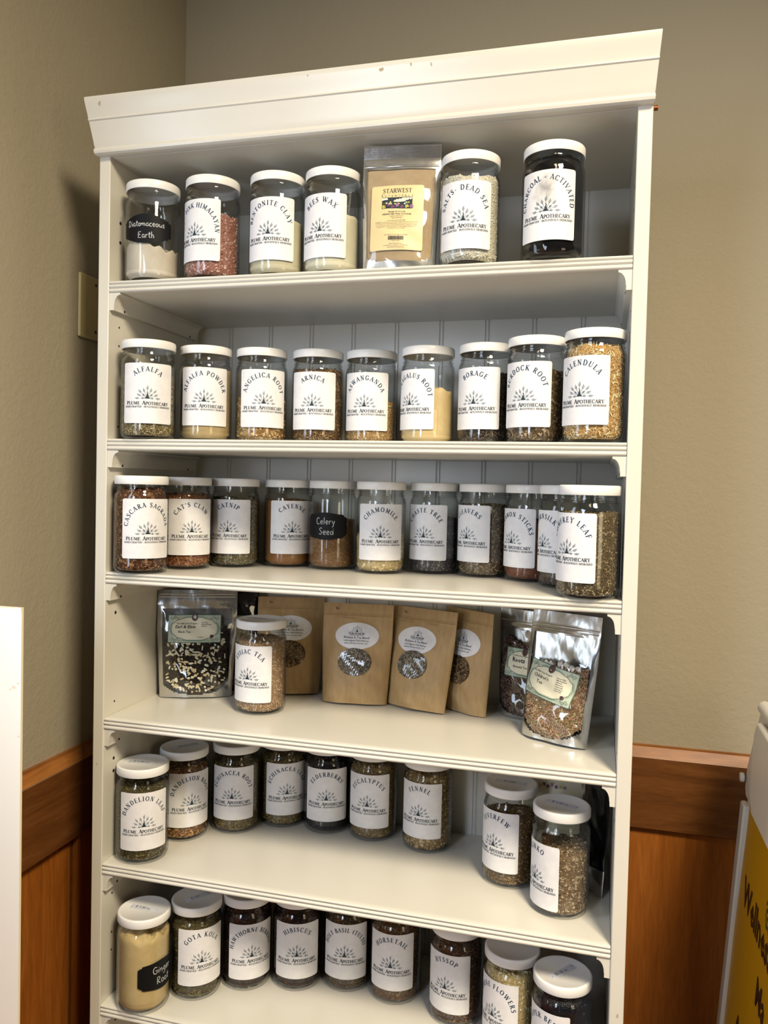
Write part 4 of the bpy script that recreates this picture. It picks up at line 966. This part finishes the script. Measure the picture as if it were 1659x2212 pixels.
# 3. antique-label mylar bags
def antique(bag, c, w_, h, lines, tilt=0.0, right=()):
    F = Flat(); r = random.Random(9)
    k = 30; pts = []
    for i in range(k+1):
        a = 2*PI*i/k; q = 1+.07*math.cos(4*a)+.04*math.cos(8*a)
        sx_ = math.copysign(abs(math.cos(a))**.55, math.cos(a)); sz_ = math.copysign(abs(math.sin(a))**.55, math.sin(a))
        pts.append((sx_*w_*.41*q, sz_*h*.38*q))
    F.line(pts, .0010, 2); F.line([(p[0]*1.05, p[1]*1.07) for p in pts], .0004, 2)
    for sx_ in (-1, 1):
        for sz_ in (-1, 1):
            for q in range(3):
                cx, cz = sx_*w_*(.42-.05*q), sz_*h*(.36+.04*(q == 1)); rr = .0036-.0007*q
                F.line([(cx+rr*(1-.07*i)*math.cos(i*.75+q)*sx_, cz+rr*(1-.07*i)*math.sin(i*.75+q)*sz_) for i in range(11)], .0006, 2)
    for q in range(10): x = -w_*.3+w_*.6*q/9; F.line([(x, -h*.44), (x+.002, -h*.40), (x+.0045, -h*.44)], .0005, 2)
    F.poly([(.0060*math.cos(2*PI*i/14), h*.40+.0068*math.sin(2*PI*i/14)) for i in range(14)], 3)
    F.poly([(.0030*math.cos(2*PI*i/10), h*.41+.0038*math.sin(2*PI*i/10)) for i in range(10)], 0)
    F.poly([(w_*.33+.0038*math.cos(2*PI*i/10), -h*.27+.0034*math.sin(2*PI*i/10)) for i in range(10)], 3)
    for (tx, x, z, hh, shear, bold) in lines: F.sans(tx, x, z, hh, 4, align=0, shear=shear, bold=bold)
    for i, tx in enumerate(right): F.sans(tx, w_*.13, h*.20-i*.0033, .0021, 4, align=0, bold=.01)
    mats = [MAT['deco'], MAT['deco'], MAT['decocream'], MAT['decoline'], MAT['medal'], MAT['ink']]
    lb = bag.patch(None, ('rect', w_, h, .0015), 'antique_label', [MAT['decoline']], c=c, tilt=tilt, nx=20, nz=14, off=.0008)
    bag.patch(None, ('rect', w_-.0024, h-.0024, .001), 'scroll_border', [MAT['deco']], c=c, tilt=tilt, nx=20, nz=14, off=.0011, parent=lb)
    bag.patch(F, ('rect', w_*.84, h*.76, .012), 'centre_panel', mats[2:3]+mats[1:], c=c, tilt=tilt, nx=20, nz=14, off=.0014, parent=lb)
BLACKTEA = m_content('black_tea', ['#0c0a09', '#1e1713', '#2c211b', '#4a3828'], .8, 400)
JASM = m_content('jasmine_blossom', ['#a08c5a', '#d4c090', '#e8d8ac', '#f4ead0'], .4, 300)
def winf(u, t): return 1 if (abs(u) < .86 and .03+.13*abs(u)**3 < t < .82) else 0
e1 = Bag('mylar_tea_bag', 'silver mylar bag of black tea mixed with white jasmine blossoms', 'stand-up tea and powder bags', 4, .0780, .1780, .40, .1480, .2000, .092, .90, .021, None, 21, wav=.0012)
e1.shell(winf, [MAT['foil'], MAT['film']])
e1.fill('dried_tea', BLACKTEA, 'fine', -.058, .058, .006, .128, 31, .0018, n=2600, bottom_arc=.030, extra=('bud', JASM, 210, .010, .108))
antique(e1, (-.004, .1275), .098, .052, [('Tea with your Dragon', -.034, .0085, .0030, .25, .008), ('Earl & Elsie', -.036, .0010, .0058, .22, .01), ('Black Tea', -.030, -.0075, .0042, 0, .006), ('Organic', .006, -.0165, .0024, 0, 0)], 0.0, ('Earl Grey', 'Jasmine Flower', 'Hibiscus'))
e1.band(.186, .0022, .0010, MAT['foil']); e1.band(.191, .0022, .0010, MAT['foil'])
d1 = Bag('dark_mylar_bag', 'dark mylar tea bag half hidden behind the silver bag of white blossoms', 'stand-up tea and powder bags', 4, .1085, .2480, .40, .120, .2080, .05, .92, .018, None, 23)
d1.shell(lambda u, t: 1 if (abs(u) < .86 and .05 < t < .8) else 0, [MAT['foildark'], MAT['film']])
d1.fill('dried_tea', BLACKTEA, 'fine', -.048, .048, .006, .13, 33, .0018, n=1500, bottom_arc=.02)
antique(d1, (.0, .12), .085, .05, [('Tea', -.02, 0, .005, 0, 0)])
ROOTS = m_content('roots_blend', ['#1c1410', '#3c2c24', '#5a4238', '#7c6254'], .8, 400)
r1 = Bag('mylar_tea_bag', 'silver mylar bag of dark root tea, behind the bag with marshmallows', 'stand-up tea and powder bags', 4, .6830, .2480, -.45, .1060, .1900, .03, .93, .019, None, 25)
r1.shell(winf, [MAT['foil'], MAT['film']])
r1.fill('dried_tea', ROOTS, 'chip', -.041, .041, .006, .135, 35, .0018, bottom_arc=.025)
antique(r1, (.008, .098), .078, .050, [('Tea with your Dragon', -.026, .0115, .0026, .2, .006), ('Roots', -.024, .0015, .0078, 0, .02), ('Renewal Tea', -.022, -.0085, .0040, .25, .006)])
r1.band(.168, .002, .001, MAT['foil'])
CHILD = m_content('childrens_blend', ['#4a3a24', '#8c7048', '#b08c68', '#c88878', '#b8b080'], .7, 300)
MARSH = m_content('marshmallow_bits', ['#d8cfc0', '#efe9dd', '#f6f2ea', '#ffffff'], .2, 200)
c1 = Bag('mylar_tea_bag', 'silver mylar bag of reddish herbs with small white marshmallows, leaning by right panel', 'stand-up tea and powder bags', 4, .7440, .1250, -.470, .1260, .2060, .165, .93, .0260, None, 27, wav=.0018)
c1.shell(winf, [MAT['foil'], MAT['film']])
c1.fill('dried_tea', CHILD, 'shred', -.052, .052, .006, .118, 37, .0020, n=1700, bottom_arc=.026, extra=('crystal', MARSH, 10, .03, .09))
rr = random.Random(5)
for i in range(8):
    b = MB()
    x = -.030+i*.0095; z = .118+rr.uniform(-.004, .006); y = -c1.depth(x, z)+.0060; a = rr.uniform(-1, 1)
    b.cyl((x-.0045*math.cos(a), y, z-.0045*math.sin(a)), (x+.0045*math.cos(a), y, z+.0045*math.sin(a)), .0054, 14)
    b.build('marshmallow', MAT['marsh'], c1.root, True, .8)
antique(c1, (-.007, .092), .092, .056, [('Tea With Your Dragon', -.036, .0105, .0030, .1, .006), ("Children's", -.033, .0020, .0056, 0, .004), ('Tea', -.024, -.0070, .0056, 0, .004)], -.16, ('Comes With', '- Marshmallow', '- Hibiscus', '- Elderberry', '- Chamomile', '- Lemongrass', '- Stevia Leaf'))
c1.band(.176, .0022, .0011, MAT['foil']); c1.band(.182, .0022, .0011, MAT['foil'])
# 4. bags at the back of the fifth shelf
g1 = Bag('stand_up_pouch', 'pouch with pale label and purple flower picture behind the Feverfew and Ginko jars', 'stand-up tea and powder bags', 5, .7400, .2150, -.10, .110, .190, .06, .93, .018, None, 41)
g1.shell(lambda u, t: 0, [MAT['foilflat']]); starwest(g1, 0, .125, .098, .110, 0, False)
k1 = Bag('dark_mylar_bag', 'black glossy bag standing against the right side panel behind the Ginko jar', 'stand-up tea and powder bags', 5, .8130, .1760, -1.15, .080, .185, .04, .95, .014, None, 43, wav=.002)
k1.shell(lambda u, t: 1 if t < .22 else 0, [MAT['foildark'], MAT['foilflat']])

# ------------------------------------------------------------------ white foam board, near left
fb = empty('foam_board', (-.0600, -.20, 0)); tag(fb, 'large white foam board standing upright at the lower left, with worn stained edge', 'board')
b = MB(); H_ = 1.3345
XR = 0.0574
b.box((-.092, -.0004, 0), (XR, 0, H_-.003), 0)
# dog-eared corner of the facing sheet
b.v += [(XR-.013, -.0005, H_-.003), (XR, -.0005, H_-.008), (XR-.001, -.0016, H_-.001), (XR-.010, -.0012, H_+.0002)]; n = len(b.v)-4; b.face((n, n+1, n+2, n+3), 0)
b.build('facing_sheet', MAT['foam'], fb)
b = MB(); b.box((-.092, 0, 0), (XR-.0007, .005, H_-.001)); b.build('foam_core', MAT['foamedge'], fb)
STN = plain('tan_stain', '#e6d8c6', .7)
for i, (x, z, sx, sz) in enumerate(((-.012, H_-.118, .005, .003), (-.005, H_-.112, .003, .002), (-.003, H_-.19, .0025, .002), (-.018, H_-.122, .003, .002))):
    b = MB(); scuff(b, XR+x, z, sx, sz, 60+i, lambda zz: -.0006); b.build('stain', STN, fb)

# ------------------------------------------------------------------ folding sign with a yellow poster
sg = empty('folding_sign', (1.0, .15, 0)); tag(sg, 'white plastic folding floor sign with yellow poster reading Wellness at right', 'sign')
TL = .0625
def SX(z): return 1.0545+(z-Z0+.865)*TL-1.0        # local x of the poster plane at height z (world)
def slab(name, yz, t0, t1, mat, side=1, bev=.003):
    """Polygon in (y, z) pushed out to a slab leaning with the sign; t0..t1 = depth behind the face."""
    b = MB(); n = len(yz); X = (lambda z, t: SX(z)+t) if side == 1 else (lambda z, t: 2*SX(Z0-.2)-SX(z)+.062-t)
    for t in (t0, t1):
        for y, z in yz: b.v.append((X(z, t), y-.15, z))
    b.face(list(range(n))); b.face(list(range(2*n-1, n-1, -1)))
    for i in range(n): j = (i+1) % n; b.face((i, n+i, n+j, j))
    return bevel(b.build(name, mat, sg), bev) if bev else b.build(name, mat, sg)
Y0, Y1 = -.16, .452
for sd, nm in ((1, 'front_panel'), (-1, 'rear_panel')):
    slab(nm, [(Y0, .02), (Y1, .02), (Y1-.002, Z0-.60), (.418, Z0-.33), (.35, Z0-.225), (Y0+.1, Z0-.205), (Y0, Z0-.30)], .006, .030, MAT['splastic'], sd)
for y_ in (Y1-.035, Y0+.005):
    slab('edge_rail', [(y_, .03), (y_+.028, .03), (y_+.022 if y_ > 0 else y_+.028, Z0-.42), (y_-.012 if y_ > 0 else y_, Z0-.42)], -.004, .008, MAT['splastic'])
slab('poster', [(Y0+.03, .05), (.430, .05), (.433, Z0-.86), (.405, Z0-.62), (.385, Z0-.405), (Y0+.03, Z0-.405)], .0030, .0062, MAT['yellow'], 1, 0)
slab('header_plate', [(Y0+.02, Z0-.398), (.398, Z0-.398), (.411, Z0-.385), (.411, Z0-.345), (.350, Z0-.232), (.335, Z0-.222), (Y0+.1, Z0-.212), (Y0+.02, Z0-.30)], -.004, .008, MAT['splastic'])
slab('handle', [(.02, Z0-.375), (.24, Z0-.375), (.272, Z0-.345), (.285, Z0-.25), (.27, Z0-.225), (.02, Z0-.225)], -.024, -.009, MAT['splastic'], 1, .006)
b = MB(); zk = Z0-.365; b.cyl((SX(zk)-.016, .403-.15, zk), (SX(zk)-.008, .403-.15, zk), .0085, 18); bevel(b.build('knob', MAT['splastic'], sg), .002)
b = MB(); b.cyl((SX(Z0-.208)-.004, .315-.15, Z0-.212), (SX(Z0-.208)-.004, Y0+.12-.15, Z0-.212), .012, 16); b.build('hinge', MAT['splastic'], sg, True, .8)
def print_on_sign(F, name, mat):
    b = MB()
    for pts, ink in F.p:
        n = len(b.v)
        for (u, z) in pts: b.v.append((SX(z)+.0024, -u-.15, z))
        b.face(range(n, n+len(pts)))
    b.build(name, mat, sg)
for tx, u, z, h in (('Wellness', -.358, .575, .048), ('Ma', -.198, .660, .043), ('A', -.318, .795, .045)):
    F = Flat(); F.sans(tx, u, Z0-z, h, 0, align=0, sx=.93, bold=.03); print_on_sign(F, 'lettering', MAT['brown'])
F = Flat(); rr = random.Random(3)
for i in range(26):
    a = rr.uniform(1.2, 5.0); q = rr.uniform(.018, .036); cx, cz = -.150+q*math.cos(a), Z0-.500+q*math.sin(a)
    F.poly([(cx-.002, cz-.0035), (cx+.002, cz-.0035), (cx+.002, cz+.0035), (cx-.002, cz+.0035)], 0)
print_on_sign(F, 'logo', MAT['green'])
